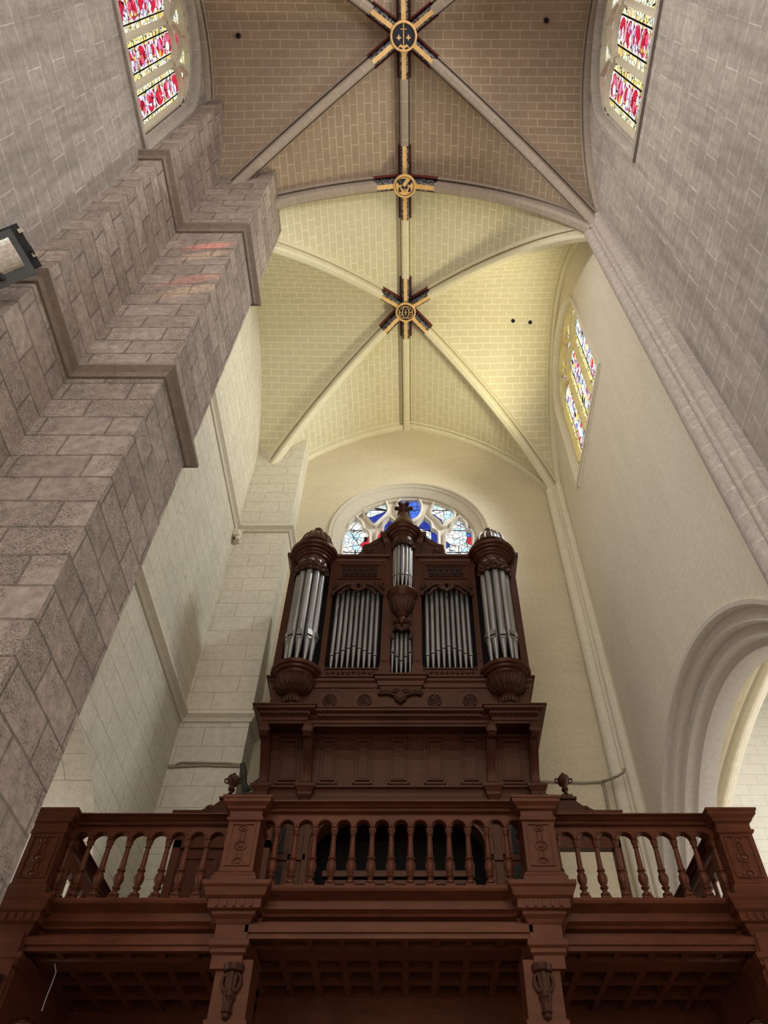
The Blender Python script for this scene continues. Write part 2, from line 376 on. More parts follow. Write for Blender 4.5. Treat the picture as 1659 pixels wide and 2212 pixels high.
wall(mb, lambda u, z: (XR, u, z), YE, YW+.3, 0, 20.2, [W2, W3, A_R], 0, [(YE, 0), (YT, 1)])
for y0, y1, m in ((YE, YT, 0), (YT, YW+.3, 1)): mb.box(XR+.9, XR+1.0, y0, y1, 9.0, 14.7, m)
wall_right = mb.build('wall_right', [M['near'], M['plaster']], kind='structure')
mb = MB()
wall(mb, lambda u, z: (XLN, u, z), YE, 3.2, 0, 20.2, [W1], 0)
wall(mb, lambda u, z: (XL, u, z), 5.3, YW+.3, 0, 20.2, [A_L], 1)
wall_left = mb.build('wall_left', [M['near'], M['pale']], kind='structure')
mb = MB(); wall(mb, lambda u, z: (u, YW, z), XL-.6, XR+.6, 0, 20.2, [W4], 0)
wall_back = mb.build('wall_back', M['backwall'], kind='structure')
MB().box(-12, 12, -14, 16, -.1, 0).build('floor', M['floor'], kind='structure')
# ---- stepped pier of the left wall and the pilaster in the far corner
mb = MB(); mb.box(XLN-.3, XL, 3.1, 5.47, 0, 20); mb.box(XL-.1, -2.93, 4.25, 5.47, 0, 19.3)
mb.build('stone_pier', M['pier'], kind='structure', label='stepped rough brown stone pier rising up the left wall')
mb = MB(); mb.box(XL-.1, -2.86, 10.95, YW+.1, 0, 19)
mb.build('wall_pilaster', M['pale'], kind='structure', label='pale block pilaster in the corner left of the organ')
mb = MB()
for k in range(16):
    p = at(592 + 12*random.random(), 374 + 46*random.random(), Y=5.35 + .12*random.random()); r_ = .035 + .04*random.random()
    rings = [[(p.x + r_*q*math.cos(2*PI*j/6)*(.7+.6*random.random()), p.y + r_*q*math.sin(2*PI*j/6), p.z + r_*h*1.2) for j in range(6)] for q, h in ((.3,-1),(.9,-.5),(1,.3),(.4,1))]
    mb.loft(rings)
recalc(mb.build('trim_0', M['pale'], kind='structure', label='crumbled pale stone at the top of the left pier'))
def ledge(mb, path, prof, m=0):
    n = len(path); rings = []
    for i, (x, y) in enumerate(path):
        ns = []
        for a, b in ((i-1, i), (i, i+1)):
            if a >= 0 and b < n:
                dx, dy = path[b][0]-path[a][0], path[b][1]-path[a][1]; l = math.hypot(dx, dy); ns.append((dy/l, -dx/l))
        if len(ns) == 1: ox, oy = ns[0]
        else:
            bx, by = ns[0][0]+ns[1][0], ns[0][1]+ns[1][1]; d = (bx*ns[0][0] + by*ns[0][1]) or 1; ox, oy = bx/d, by/d
        rings.append([(x + ox*o, y + oy*o, z) for o, z in prof])
    mb.loft(rings, m=m)
for zc, nm in ((14.53, 1), (9.45, 2)):
    pr = [(-.05, zc-.1), (.03, zc-.1), (.06, zc-.05), (.13, zc), (.13, zc+.06), (.08, zc+.1), (-.05, zc+.16)]
    mb = MB(); ledge(mb, [(XLN, 3.1), (XL, 3.1), (XL, 4.25), (-2.93, 4.25), (-2.93, 5.47), (XL, 5.47)], pr, 0)
    recalc(mb.build('trim_%d' % nm, M['ledge'], kind='structure', label='%s brown string course stepping round the left pier' % ('upper' if nm == 1 else 'lower')))
    mb = MB(); ledge(mb, [(XL, 5.47), (XL, 10.95), (-2.86, 10.95), (-2.86, YW)], pr, 0)
    recalc(mb.build('trim_%d' % (nm+2), M['trimf'], kind='structure', label='%s pale string course on the wall left of the organ' % ('upper' if nm == 1 else 'lower')))
# ---- ribs
def rib_prof(hw, dp):
    h = [(-hw, -.12), (-hw, dp*.2), (-hw*.9, dp*.32), (-hw*.8, dp*.3), (-hw*.72, dp*.06), (-hw*.5, dp*.3), (-hw*.48, dp*.66), (-hw*.6, dp*.78), (-hw*.52, dp*.92), (-hw*.3, dp)]
    return h + [(-a, b) for a, b in reversed(h)]
RIBM = [1, 1, 1, 1, 2, 2, 2, 2, 2, 3, 2, 2, 2, 2, 2, 1, 1, 1, 1, 0]   # per strip: 1 red, 2 scroll, 3 gold
def rib(name, pts, hw, dp, mat, label, paint=()):
    mb = MB(); pr = rib_prof(hw, dp)
    pts = [Vector(p) for p in pts]
    L = [0]
    for a, b in zip(pts, pts[1:]): L.append(L[-1] + (b-a).length)
    def flag(s): return any(a <= s <= b for a, b in paint)
    dn = Vector((0, 0, -1)); rings = []
    for i, p in enumerate(pts):
        a, c = pts[max(0, i-1)], pts[min(len(pts)-1, i+1)]
        t = (c-a).normalized(); lat = t.cross(dn).normalized(); out = lat.cross(t).normalized()
        if out.z > 0: out = -out
        rings.append([p + lat*q[0] + out*q[1] for q in pr])
    n = len(pr); b0 = len(mb.v)
    acc = [0]
    for j in range(n): acc.append(acc[-1] + math.dist(pr[j], pr[(j+1) % n]))
    for r in rings: mb.v += r
    for i in range(len(pts)-1):
        pf = flag((L[i]+L[i+1])/2)
        for j in range(n):
            mb.face((b0+i*n+j, b0+i*n+(j+1)%n, b0+(i+1)*n+(j+1)%n, b0+(i+1)*n+j), RIBM[j] if pf else 0,
                    [(L[i], acc[j]), (L[i], acc[j+1]), (L[i+1], acc[j+1]), (L[i+1], acc[j])])
    mb.face([b0+j for j in range(n)]); mb.face([b0+(len(pts)-1)*n+j for j in range(n)])
    return recalc(mb.build(name, [mat, M['red'], M['scroll'], M['gold']], smooth=True, flat_ang=28, kind='structure', label=label))
PL = .82
nt_ = [4]
def tn(): nt_[0] += 1; return 'trim_%d' % nt_[0]
def span(a, b, k): return [a + (b-a)*i/k for i in range(k+1)]
y0, y1 = YE, YW
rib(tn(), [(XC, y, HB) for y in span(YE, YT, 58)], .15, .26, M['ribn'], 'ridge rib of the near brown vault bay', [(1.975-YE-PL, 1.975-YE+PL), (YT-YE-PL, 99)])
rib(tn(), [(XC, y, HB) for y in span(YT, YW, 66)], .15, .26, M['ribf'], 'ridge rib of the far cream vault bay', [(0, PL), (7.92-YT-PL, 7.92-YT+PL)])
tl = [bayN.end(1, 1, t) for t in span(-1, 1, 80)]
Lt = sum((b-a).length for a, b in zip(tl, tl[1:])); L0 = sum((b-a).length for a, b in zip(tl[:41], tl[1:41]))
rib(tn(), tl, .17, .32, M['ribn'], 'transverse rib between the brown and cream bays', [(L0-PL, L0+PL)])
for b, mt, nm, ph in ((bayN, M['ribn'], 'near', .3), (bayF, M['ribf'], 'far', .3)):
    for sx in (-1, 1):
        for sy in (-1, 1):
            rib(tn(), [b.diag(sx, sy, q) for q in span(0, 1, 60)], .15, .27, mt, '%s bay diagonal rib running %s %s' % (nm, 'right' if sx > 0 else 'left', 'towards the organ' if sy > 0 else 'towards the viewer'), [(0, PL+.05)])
rib(tn(), [Vector((XR-.02, 0, 0)) + Vector((0, 1, 0))*bayN.side(1, 1, t).y + Vector((0, 0, bayN.side(1, 1, t).z)) for t in span(-1, 1, 60)], .15, .16, M['ribn'], 'wall rib over the near right window')
rib(tn(), [Vector((XR-.02, bayF.side(1, 1, t).y, bayF.side(1, 1, t).z)) for t in span(-1, 1, 60)], .15, .14, M['ribf'], 'wall rib over the far right window')
rib(tn(), [Vector((XLN+.02, bayN.side(-1, 1, t).y, bayN.side(-1, 1, t).z)) for t in span(-1, .55, 60)], .15, .16, M['ribn'], 'wall rib over the near left window')
rib(tn(), [Vector((bayF.end(1, 1, t).x, YW-.02, bayF.end(1, 1, t).z)) for t in span(-1, 1, 60)], .17, .16, M['ribf'], 'wall rib on the end wall above the organ window')
# ---- shafts
mb = MB()
mb.lathe([(.135, 0), (.135, 16.75)], 3.49, 4.93, 20); mb.lathe([(.125, 0), (.125, 16.7)], 3.62, 4.72, 20)
mb.lathe([(.05, 0), (.05, 16.7)], 3.49, 4.77, 10); mb.box(3.6, XR+.1, 4.56, 5.16, 0, 16.6)
M['shaft'] = stone('shaft_stone', (.46,.40,.355), (.42,.365,.32), (.64,.58,.52), 60, .42, .008, .005, (.37,.315,.275), .5, .12)
mb.build(tn(), M['shaft'], smooth=True, kind='structure', label='pair of round wall shafts on the right wall')
mb = MB(); mb.lathe([(.13, 0), (.13, 16.6)], 3.46, 11.42, 12); mb.lathe([(.09, 0), (.09, 16.6)], 3.63, 11.2, 10); mb.box(3.5, XR+.1, 11.25, YW+.1, 0, 16.6)
mb.build(tn(), M['trimf'], smooth=True, kind='structure', label='slim corner shaft right of the organ')
# ---- windows
def outline(op, d, n=28, ex=0.0):
    uc, h, sill, spring = op; h = h - d; sill += ex; pts = [(uc - h, sill + d)]
    pts += [(uc - h*math.cos(PI*k/n), spring + h*math.sin(PI*k/n)) for k in range(n+1)]
    return pts + [(uc + h, sill + d)]
BARP = [(-.06, -.05), (-.025, .05), (.025, .05), (.06, -.05)]
def window(nm, op, mapf, inward, lights, tmat, gmat, fmat, label, prof, hd, glass_d, heads=.15, body=True, ex=0.0):
    mb = MB()
    mb.loft([[mapf(u, z, dp) for u, z in outline(op, d, ex=ex*min(1, max(0, dp)/(glass_d*.8)))] for d, dp in prof], caps=False, m=0)
    uc, h, sill, spring = op; h -= hd; sill += hd + ex
    dp = glass_d - .05
    def bar(pts, k=1.0): mb.sweep([(a*k, b) for a, b in BARP], [mapf(u, z, dp) for u, z in pts], m=1, side=inward, caps=False)
    lw = 2*h/lights
    if body:
        for i in range(1, lights):
            u = uc - h + lw*i; bar([(u, sill), (u, spring)])
            mb.sweep([(-.075, -.05), (-.085, .0), (-.05, .075), (.05, .075), (.085, .0), (.075, -.05)], [mapf(u, z, dp) for z in (spring-.12, spring-.08, spring+.16)], m=1, side=inward)
            for sg in (1, -1):
                pts = []
                for k in range(25):
                    a = PI*.62*k/24; p = (u + sg*(h - h*math.cos(a)), spring + h*math.sin(a))
                    if math.hypot(p[0]-uc, p[1]-spring) > h: break
                    pts.append(p)
                if len(pts) > 2: bar(pts, .9)
        for i in range(lights):
            c = uc - h + lw*(i+.5); r = lw/2
            bar([(c - r*math.cos(PI*k/14), spring - heads + r*1.25*math.sin(PI*k/14)) for k in range(15)], .8)
    bar([p for p in outline((uc, h, sill, spring), .04)], .9)
    o = recalc(mb.build(nm, [fmat, tmat], smooth=True, flat_ang=30, kind='structure', label=label))
    g = MB(); pts = outline((uc, h+.03, sill-.03, spring), 0); c = (uc, spring)
    for a, b in zip(pts, pts[1:] + pts[:1]):
        g.poly([mapf(*c, glass_d), mapf(*a, glass_d), mapf(*b, glass_d)], 0, [((q[0]-uc+h)/lw, q[1]) for q in (c, a, b)])
    g.build('stained_glass', gmat, o, label='leaded stained glass')
    return o
PRW = [(-.03, .02), (-.03, -.05), (.04, -.07), (.07, -.02), (.09, .04), (.10, .09), (.15, .11), (.17, .4)]
window('window_1', W1, lambda u, z, d: (XLN - d, u, z), (1, 0, 0), 4, M['tran'], M['g_near'], M['trimn'], 'near left clerestory window of red and yellow glass', PRW, .17, .2)
window('window_2', W2, lambda u, z, d: (XR + d, u, z), (-1, 0, 0), 3, M['tran'], M['g_near'], M['trimn'], 'near right clerestory window of red and yellow glass', PRW, .17, .17, ex=.3)
window('window_3', W3, lambda u, z, d: (XR + d, u, z), (-1, 0, 0), 3, M['traf'], M['g_far'], M['trimf'], 'far right clerestory window with stone tracery coloured by its yellow light', PRW, .15, .18, ex=.5)
# ---- organ window: plate tracery with ogee lights and three drops
YP = YW + .36
mb = MB()
PRB = [(-.04, .02), (-.04, -.03), (-.01, -.05), (.02, -.03), (.03, .0), (.05, .02), (.07, .01), (.09, .03), (.1, .06), (.26, .2), (.27, .26), (.31, .27), (.31, .5)]
mb.loft([[(u, YW + dp, z) for u, z in outline(W4, d)] for d, dp in PRB], caps=False)
op = (W4[0], W4[1] - .3, W4[2] + .3, W4[3])
pl = [(u, z) for u, z in outline(op, -.03)]
for a, b in zip(pl, pl[1:] + pl[:1]): mb.poly([(op[0], YP, op[3]), (a[0], YP, a[1]), (b[0], YP, b[1])], 1)
def smoothpts(pts, it=2):
    for _ in range(it):
        q = []
        for a, b in zip(pts, pts[1:] + pts[:1]):
            q += [tuple(a[k]*.75 + b[k]*.25 for k in (0, 1)), tuple(a[k]*.25 + b[k]*.75 for k in (0, 1))]
        pts = q
    return pts
LIGHT = [(-32,1420),(-32,1162),(-30,1155),(-24,1150),(-17,1148),(-17,1141),(-15,1134),(-9,1129),(-3,1125),(0,1119)]
LIGHT = LIGHT + [(-a, b) for a, b in reversed(LIGHT[:-1])]
shapes = [[(c + a, b) for a, b in LIGHT] for c in (769, 843, 917, 991)]
D1 = [(430,552),(370,480),(320,420),(312,370),(345,320),(430,285),(540,258),(562,300),(590,370),(560,430),(500,480)]
D2 = [(1150,560),(1110,490),(1025,440),(1012,390),(1045,330),(1058,280),(1150,305),(1250,355),(1287,410),(1270,460),(1210,510)]
shapes += [[(720 + a/4.88, 1030 + b/4.88) for a, b in D] for D in (D1, D2)]
shapes.append([(884 + 28*math.cos(2*PI*k/20), 1103 + 29*math.sin(2*PI*k/20)) for k in range(20)])
panes = []
for sh in shapes:
    P2 = [at(a, b, Y=YP) for a, b in sh]; P2 = [(p.x, max(p.z, 10.1)) for p in P2]
    P2 = smoothpts(P2, 1 if len(P2) > 12 else 2); panes.append(P2)
    c = (sum(p[0] for p in P2)/len(P2), sum(p[1] for p in P2)/len(P2))
    mb.sweep([(-.05, .0), (-.035, .09), (.02, .13), (.05, .0)], [(p[0], YP, p[1]) for p in P2], m=1, closed=True, side=(0, -1, 0))
M['splay'] = plaster('window_splay', (.54,.475,.36), (.48,.42,.32), .4)
o4 = recalc(mb.build('window_4', [M['splay'], M['trab']], smooth=True, flat_ang=30, kind='structure', label='round headed window with flowing tracery behind the organ'))
for P2 in panes:
    g = MB(); g.poly([(p[0], YP - .012, p[1]) for p in P2], 0, [(p[0], p[1]) for p in P2]); recalc(g.build('stained_glass', M['g_back'], o4))
# window colonnette caps
mb = MB()
for s in (-1, 1):
    mb.lathe([(.06, 10), (.06, 13.62), (.09, 13.66), (.08, 13.72), (.11, 13.8), (.11, 13.84)], W4[0] + s*1.72, YW + .12, 12)
mb.build(tn(), M['trimf'], smooth=True, kind='structure', label='slim colonnettes in the jambs of the organ window')
# ---- arches of the aisles
def arch_rings(op, X, sx, prof, n=40):
    return [[(X + sx*dp, u, z) for u, z in [(op[0] - op[1] + d, 0)] + [(op[0] - (op[1]-d)*math.cos(PI*k/n), op[3] + (op[1]-d)*math.sin(PI*k/n)) for k in range(n+1)] + [(op[0] + op[1] - d, 0)]] for d, dp in prof]
mb = MB(); mb.loft(arch_rings(A_R, XR, 1, [(d*.74,e*.55 if e>0 else e) for d,e in [(-.03,.02),(-.03,-.03),(.04,-.02),(.06,.04),(.08,.16),(.18,.22),(.26,.2),(.28,.16),(.31,.2),(.32,.36),(.42,.42),(.47,.38),(.49,.36),(.51,.42),(.52,.58),(.6,.66),(.63,.64),(.66,.8),(.67,1.1)]]), ring_closed=False, caps=False)
M['archm'] = plaster('arch_moulding_plaster', (.66,.61,.53), (.58,.53,.45), .3, .08)
recalc(mb.build(tn(), M['archm'], smooth=True, flat_ang=25, kind='structure', label='moulded arch of the right aisle'))
mb = MB(); mb.loft(arch_rings(A_L, XL, -1, [(0, -.0), (0, .9)]), ring_closed=False, caps=False)
recalc(mb.build(tn(), M['pale'], smooth=True, kind='structure', label='plain arch of the left aisle'))
mb = MB()
bayA = Bay(6.9, 4.5, 9.3, 4.2, 8.1, 12.0, 10.6, 1.15); bayA.cells(mb, 0, 14, 14)
mb.build(tn(), M['aisle'], smooth=True, kind='structure', label='white brick vault of the right aisle')
for sx, sy in ((-1, 1), (1, 1), (-1, -1), (1, -1)):
    rib(tn(), [bayA.diag(sx, sy, q) for q in span(0, 1, 30)], .16, .24, M['trimf'], 'aisle vault diagonal rib running %s %s' % ('right' if sx > 0 else 'left', 'away' if sy > 0 else 'nearer'))
mb = MB(); mb.box(4.4, 9.5, 12.0, 12.2, 0, 11); recalc(mb.build(tn(), M['aisle'], kind='structure', label='end wall of the right aisle'))
mb = MB(); mb.box(-9.5, XL-.02, 10.9, 11.2, 0, 9); mb.box(-9.5, XL-.9, 4, 11.2, 8.6, 8.9)
recalc(mb.build(tn(), M['aislewall'], kind='structure', label='grey block wall of the left aisle'))
# ---- painted roof bosses
def boss(x, y, z, r, label, emblem, field):
    root = empty('roof_boss', (x, y, z), label, 'roof boss', 'painted bosses along the vault ridge')
    m = MB(); m.lathe([(r*.55, z+.3), (r*.8, z+.1), (r*.98, z+.02), (r*.98, z), (r*.6, z+.0)], x, y, 40); m.build('disc', field, root, smooth=True)
    m = MB(); rp = [(r*.86, z+.0), (r*.86, z-.03), (r*.93, z-.045), (r*1.02, z-.03), (r*1.03, z+.03), (r*.98, z+.05)]
    m.loft([[(x + a*math.cos(2*PI*k/40), y + a*math.sin(2*PI*k/40), zz) for k in range(40)] for a, zz in rp], caps=False); m.build('rim', M['gold'], root, smooth=True)
    def E(pts): return [(x + a*r, y - b*r) for a, b in pts]
    emblem(root, E, z - .012)
    return root
def flat(root, name, polys, z, mat):
    m = MB()
    for p in polys: m.prism(p, 'z', z, z + .014)
    return recalc(m.build(name, mat, root))
def lily(cx, cy, s=1.0):
    a = [(0,.17),(.045,.1),(.03,.03),(.09,.05),(.13,.0),(.1,-.05),(.05,-.03),(.03,-.09),(0,-.15)]
    a = a + [(-p, q) for p, q in reversed(a[1:-1])]; return [(cx + p*s, cy + q*s) for p, q in a]
def emb1(root, E, z):
    flat(root, 'sword', [E([(-.035,.84),(.035,.84),(.035,-.55),(-.035,-.55)]), E([(-.24,.5),(.24,.5),(.22,.44),(-.22,.44)])], z, M['gold'])
    flat(root, 'lily', [E(lily(-.36,-.08,1.35))], z, M['gold']); flat(root, 'lily', [E(lily(.36,-.08,1.35))], z, M['gold'])
    flat(root, 'crown', [E([(-.24,-.5),(-.2,-.5),(-.1,-.58),(.1,-.58),(.2,-.5),(.24,-.5),(.42,-.7),(.36,-.74),(.26,-.66),(.1,-.76),(.08,-.8),(.12,-.84),(0,-.92),(-.12,-.84),(-.08,-.8),(-.1,-.76),(-.26,-.66),(-.36,-.74),(-.42,-.7)])], z, M['gold'])
def star(cx, cy, s): return [(cx + s*(1 if k % 2 == 0 else .42)*math.sin(PI*k/5), cy + s*(1 if k % 2 == 0 else .42)*math.cos(PI*k/5)) for k in range(10)]
def emb2(root, E, z):
    flat(root, 'field', [E([(.8*math.cos(2*PI*k/36), .8*math.sin(2*PI*k/36)) for k in range(36)])], z + .004, M['gold'])
    flat(root, 'chevron', [E([(-.74,.42),(-.56,.6),(0,-.1),(.56,.6),(.74,.42),(0,-.48)]), E([(-.5,.62),(.16,.66),(-.2,.16)]), E([(-.55,-.1),(-.44,-.1),(-.3,-.42),(-.3,-.5),(-.55,-.5)]), E([(.55,-.1),(.44,-.1),(.3,-.42),(.3,-.5),(.55,-.5)])], z - .002, M['navy'])
    for c in ((-.33,.06), (.33,.06), (0,-.28)): flat(root, 'star', [E(star(*c, .13))], z - .012, M['gold'])
def emb3(root, E, z):
    def T(name, pts, w=.035, closed=False):
        m = MB(); q = E(pts); m.tube([(a, b, z) for a, b in q], w*.25, 6, closed=closed); m.build(name, M['gold'], root)
    T('letter', [(.33*math.sin(2*PI*k/28), .62*math.cos(2*PI*k/28)) for k in range(28)], .045, True)
    T('cross', [(0, .3), (0, -.3)]); T('cross', [(-.12, .0), (.12, .0)])
    for s in (-1, 1):
        T('letter', [(s*.68, .3), (s*.64, .1), (s*.66, -.1), (s*.68, -.32)], .05); T('letter', [(s*.66, 0), (s*.4, 0)])
        T('flourish', [(s*.1,.6),(s*.3,.62),(s*.45,.5),(s*.5,.35),(s*.42,.3)]); T('flourish', [(s*.72,-.36),(s*.6,-.45),(s*.45,-.58),(s*.2,-.64),(s*.3,-.7)]); T('flourish', [(s*.36,-.2),(s*.5,-.24),(s*.45,-.36),(s*.56,-.34)])
boss(XC, 1.975, HB-.34, .27, 'round blue roof boss with gilt sword, crown and two lilies', emb1, M['navy'])
boss(XC, YT, HB-.40, .25, 'round gilt roof boss with dark chevron and three stars', emb2, M['navy'])
boss(XC, 7.92, HB-.34, .25, 'round dark roof boss with gilt interlaced monogram and small cross', emb3, M['navy'])
mb = MB()
for px, py, b in ((515,77,bayN), (1180,44,bayN), (1108,692,bayF), (1145,695,bayF)):
    p = at(px, py, Z=19.0); p = at(px, py, Z=b.z(abs(p.x-XC)/3.9*smooth_t(min(1, abs(p.y-b.yb)/2.9/max(.2, abs(p.x-XC)/3.9)))) - .01)
    mb.lathe([(.05, p.z-.05), (.05, p.z+.1)], p.x, p.y, 12)
mb.build('vent_hole', M['black'], ceiling, label='small dark holes in the vault')
# ---- floodlight on the lower ledge of the left wall
M['steel'] = plain('grey_steel', (.10,.105,.11), .45, .3); M['dsteel'] = plain('black_steel', (.012,.012,.014), .5)
M['chrome'] = plain('reflector', (.75,.72,.66), .22, 1.0, .3, 30, .3)
FL = (-4.12, 2.72, 8.9)
fl = empty('floodlight', FL, 'grey floodlight with bright reflector mounted on the left wall ledge', 'floodlight')
fx, fy, fz = FL
m = MB(); m.box(fx-.26, fx+.26, fy-.09, fy-.06, fz-.22, fz+.24); m.loft([[(fx+a*.24, y, fz+b*.2) for a, b in ((-1,-1),(1,-1),(1,1),(-1,1))] for y, a_ in ((fy-.06, 1),)] + [[(fx+a*.15, fy+.14, fz+b*.12) for a, b in ((-1,-1),(1,-1),(1,1),(-1,1))]])
m.build('housing', M['steel'], fl)
m = MB()
for k in range(10):
    a0, a1 = PI*k/10, PI*(k+1)/10
    m.poly([(fx-.2, fy-.093-.03*math.sin(a0), fz-.15*math.cos(a0)+.03), (fx+.2, fy-.093-.03*math.sin(a0), fz-.15*math.cos(a0)+.03), (fx+.2, fy-.093-.03*math.sin(a1), fz-.15*math.cos(a1)+.03), (fx-.2, fy-.093-.03*math.sin(a1), fz-.15*math.cos(a1)+.03)])
m.build('reflector', M['chrome'], fl, smooth=True)
m = MB(); m.lathe([(.03, fz-.16), (.03, fz-.1)], fx-.05, fy-.1, 10); m.build('lamp_socket', M['dsteel'], fl)
m = MB(); m.box(fx+.05, fx+.34, fy+.13, fy+.16, fz-.15, fz+.3); m.box(fx+.32, fx+.345, fy-.1, fy+.16, fz-.02, fz+.03); m.box(fx-.36, fx+.05, fy+.1, fy+.16, fz-.02, fz+.04); m.build('bracket', M['dsteel'], fl)
for q in (-.05, .2):
    m = MB(); m.box(fx+.31, fx+.36, fy+.1, fy+.16, fz+q, fz+q+.04); m.build('clip', M['chrome'], fl)
fl.rotation_mode = 'XYZ'; fl.rotation_euler = (Vector((2.6, -2.9, -5.5)).to_track_quat('-Y', 'Z') @ Matrix.Rotation(math.radians(-62), 3, 'Y').to_quaternion()).to_euler()
# ---- carved corbel in the corner and the surface cables
def blob(m, c, r, seg=8, sq=(1, 1, 1)):
    rings = []
    for i in range(1, seg//2 + 2):
        a = PI*i/(seg//2 + 2); rings.append([(c[0] + sq[0]*r*math.sin(a)*math.cos(2*PI*k/seg), c[1] + sq[1]*r*math.sin(a)*math.sin(2*PI*k/seg), c[2] + sq[2]*r*math.cos(a)) for k in range(seg)])
    m.loft(rings)
def scroll(m, x, y, z, r, turns=1.6, sg=1, a0=0., th=.02, tail=None, plane='xz'):
    pts = []; n = int(18*turns)
    if tail: pts += [tuple(t) for t in tail]
    for i in range(n+1):
        q = i/n; rr = r*(1 - .82*q); a = a0 + sg*2*PI*turns*q
        pts.append((x + rr*math.cos(a), y - .02*q, z + rr*math.sin(a)) if plane == 'xz' else (x, y + rr*math.cos(a), z + rr*math.sin(a)))
    m.tube(pts, [th*(1 - .35*i/len(pts)) for i in range(len(pts))], 6)
    blob(m, pts[-1], th*1.3, 6)
m = MB()
for k in range(14): blob(m, (XL + .04 + .14*random.random(), 10.94 - .14*random.random(), 14.05 + .3*random.random()), .05 + .03*random.random())
for s in (-1, 1): scroll(m, XL + .1 + .07*s, 10.82, 14.3, .07, 1.4, s, 0, .025)
tag(recalc(m.build('corner_corbel', M['trimf'], smooth=True)), 'small carved foliage corbel under the pale string course in the corner', 'corbel')
M['cable_p'] = plain('painted_cable', (.30,.26,.19), .7); M['cable_d'] = plain('dark_cable', (.03,.026,.022), .6)
m = MB(); Yc = 10.93
m.tube([at(a, b, Y=Yc) for a, b in ((364,1654),(375,1654),(392,1647),(440,1648),(490,1649),(512,1651),(522,1654))], .022)
m.tube([at(a, b, Y=Yc) for a, b in ((364,1657),(400,1655),(440,1653),(490,1655),(522,1655))], .022)
tag(m.build('wall_cable', M['cable_p'], smooth=True), 'two cream painted cables clipped across the pilaster left of the organ', 'cable')
m = MB(); m.tube([(-2.84, 10.92, 8.53), (-2.79, 10.95, 8.42), (-2.75, 10.95, 8.2), (-2.66, 10.85, 8.02), (-2.5, 10.6, 7.95), (-2.28, 10.3, 7.93)], .045)
m.tube([(-2.83, 10.94, 8.5), (-2.77, 10.96, 8.25), (-2.7, 10.9, 7.98), (-2.52, 10.6, 7.8), (-2.28, 10.3, 7.79)], .035)
tag(m.build('wall_cable', M['cable_d'], smooth=True), 'dark cables drooping from the pilaster to the organ case', 'cable')
m = MB(); Yc = YW - .02
m.tube([at(a, b, Y=Yc) for a, b in ((1165,1688),(1220,1690),(1260,1691),(1300,1689))] + [at(1318, 1683, Y=11.25), at(1335, 1676, Y=11.1), at(1347, 1668, Y=11.05), at(1348, 1660, Y=11.05)], .025)
m.tube([at(a, b, Y=Yc) for a, b in ((1301,1690),(1306,1705),(1312,1735),(1318,1760))], .03)
tag(m.build('wall_cable', M['cable_p'], smooth=True), 'pale cable running along the wall right of the organ', 'cable')
M['thread'] = plain('grey_thread', (.35,.32,.30), .8)
m = MB(); m.tube([at(a, b, Y=7.25) for a, b in ((118,2082),(121,2100),(112,2125),(100,2155),(90,2184))], .004, 5)
tag(m.build('cobweb_thread', M['thread']), 'thin pale cobweb thread hanging below the left coffered soffit', 'cobweb')
m = MB(); m.tube([at(a, b, Y=7.45) for a, b in ((1213,2097),(1214,2104),(1211,2118),(1208,2132))], [.006,.008,.003,.003], 5); p = at(1208, 2140, Y=7.45)
m.lathe([(.003, p.z+.04), (.014, p.z), (.018, p.z-.05), (.0, p.z-.05)], p.x, p.y, 8)
tag(m.build('pull_cord', M['thread']), 'dusty cord with a small pull hanging beside the right gallery column', 'cord')
# ------------------------------------------------------------------ the organ
M['wood'] = wood('dark_oak', (.056,.0165,.009), (.031,.0098,.006), .33, spec=.28)
M['woodc'] = wood('carved_oak', (.045,.015,.009), (.024,.009,.006), .42, (4, 4, 4), .25)
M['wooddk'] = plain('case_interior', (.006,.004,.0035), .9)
M['tin'] = NT('pipe_tin'); _t = M['tin']; _a = _t.noise(_t.obj((3, 3, .6)), 2.0, 4, .6)
_t.l(_t.ramp(_a, [(.3, (.20,.19,.18)), (.7, (.29,.275,.26))]), _t.b.inputs['Base Color']); _t.b.inputs['Metallic'].default_value = .85
_t.l(_t.ramp(_a, [(.3, .38), (.7, .5)]), _t.b.inputs['Roughness']); M['tin'] = _t.m
XO, YO = -.22, 9.7
org = empty('pipe_organ', (XO, YO, 7.3), 'tall dark oak pipe organ with round towers of tin pipes on the gallery', 'pipe organ')
def wpart(name, fn, mat=None, parent=org, smooth=False, **k):
    m = MB(); fn(m); return recalc(m.build(name, mat or M['wood'], parent, smooth=smooth, **k))
def mould_x(m, x0, x1, prof, yb):
    """moulding along x: prof (y front, z) listed top to bottom, back at yb"""
    m.prism([(yb, prof[0][1])] + prof + [(yb, prof[-1][1])], 'x', x0, x1)
def mould_box(m, x0, x1, yb, yf, prof):
    """moulding that returns at both ends: prof (offset, z)"""
    m.loft([[(x0 - o, yb, z), (x0 - o, yf - o, z), (x1 + o, yf - o, z), (x1 + o, yb, z)] for o, z in prof])
def frame(m, x0, x1, z0, z1, y, w=.03, d=.02):
    for a, b, c, e in ((x0, x1, z0, z0+w), (x0, x1, z1-w, z1), (x0, x0+w, z0+w, z1-w), (x1-w, x1, z0+w, z1-w)): m.box(a, b, y-d, y+.01, c, e)
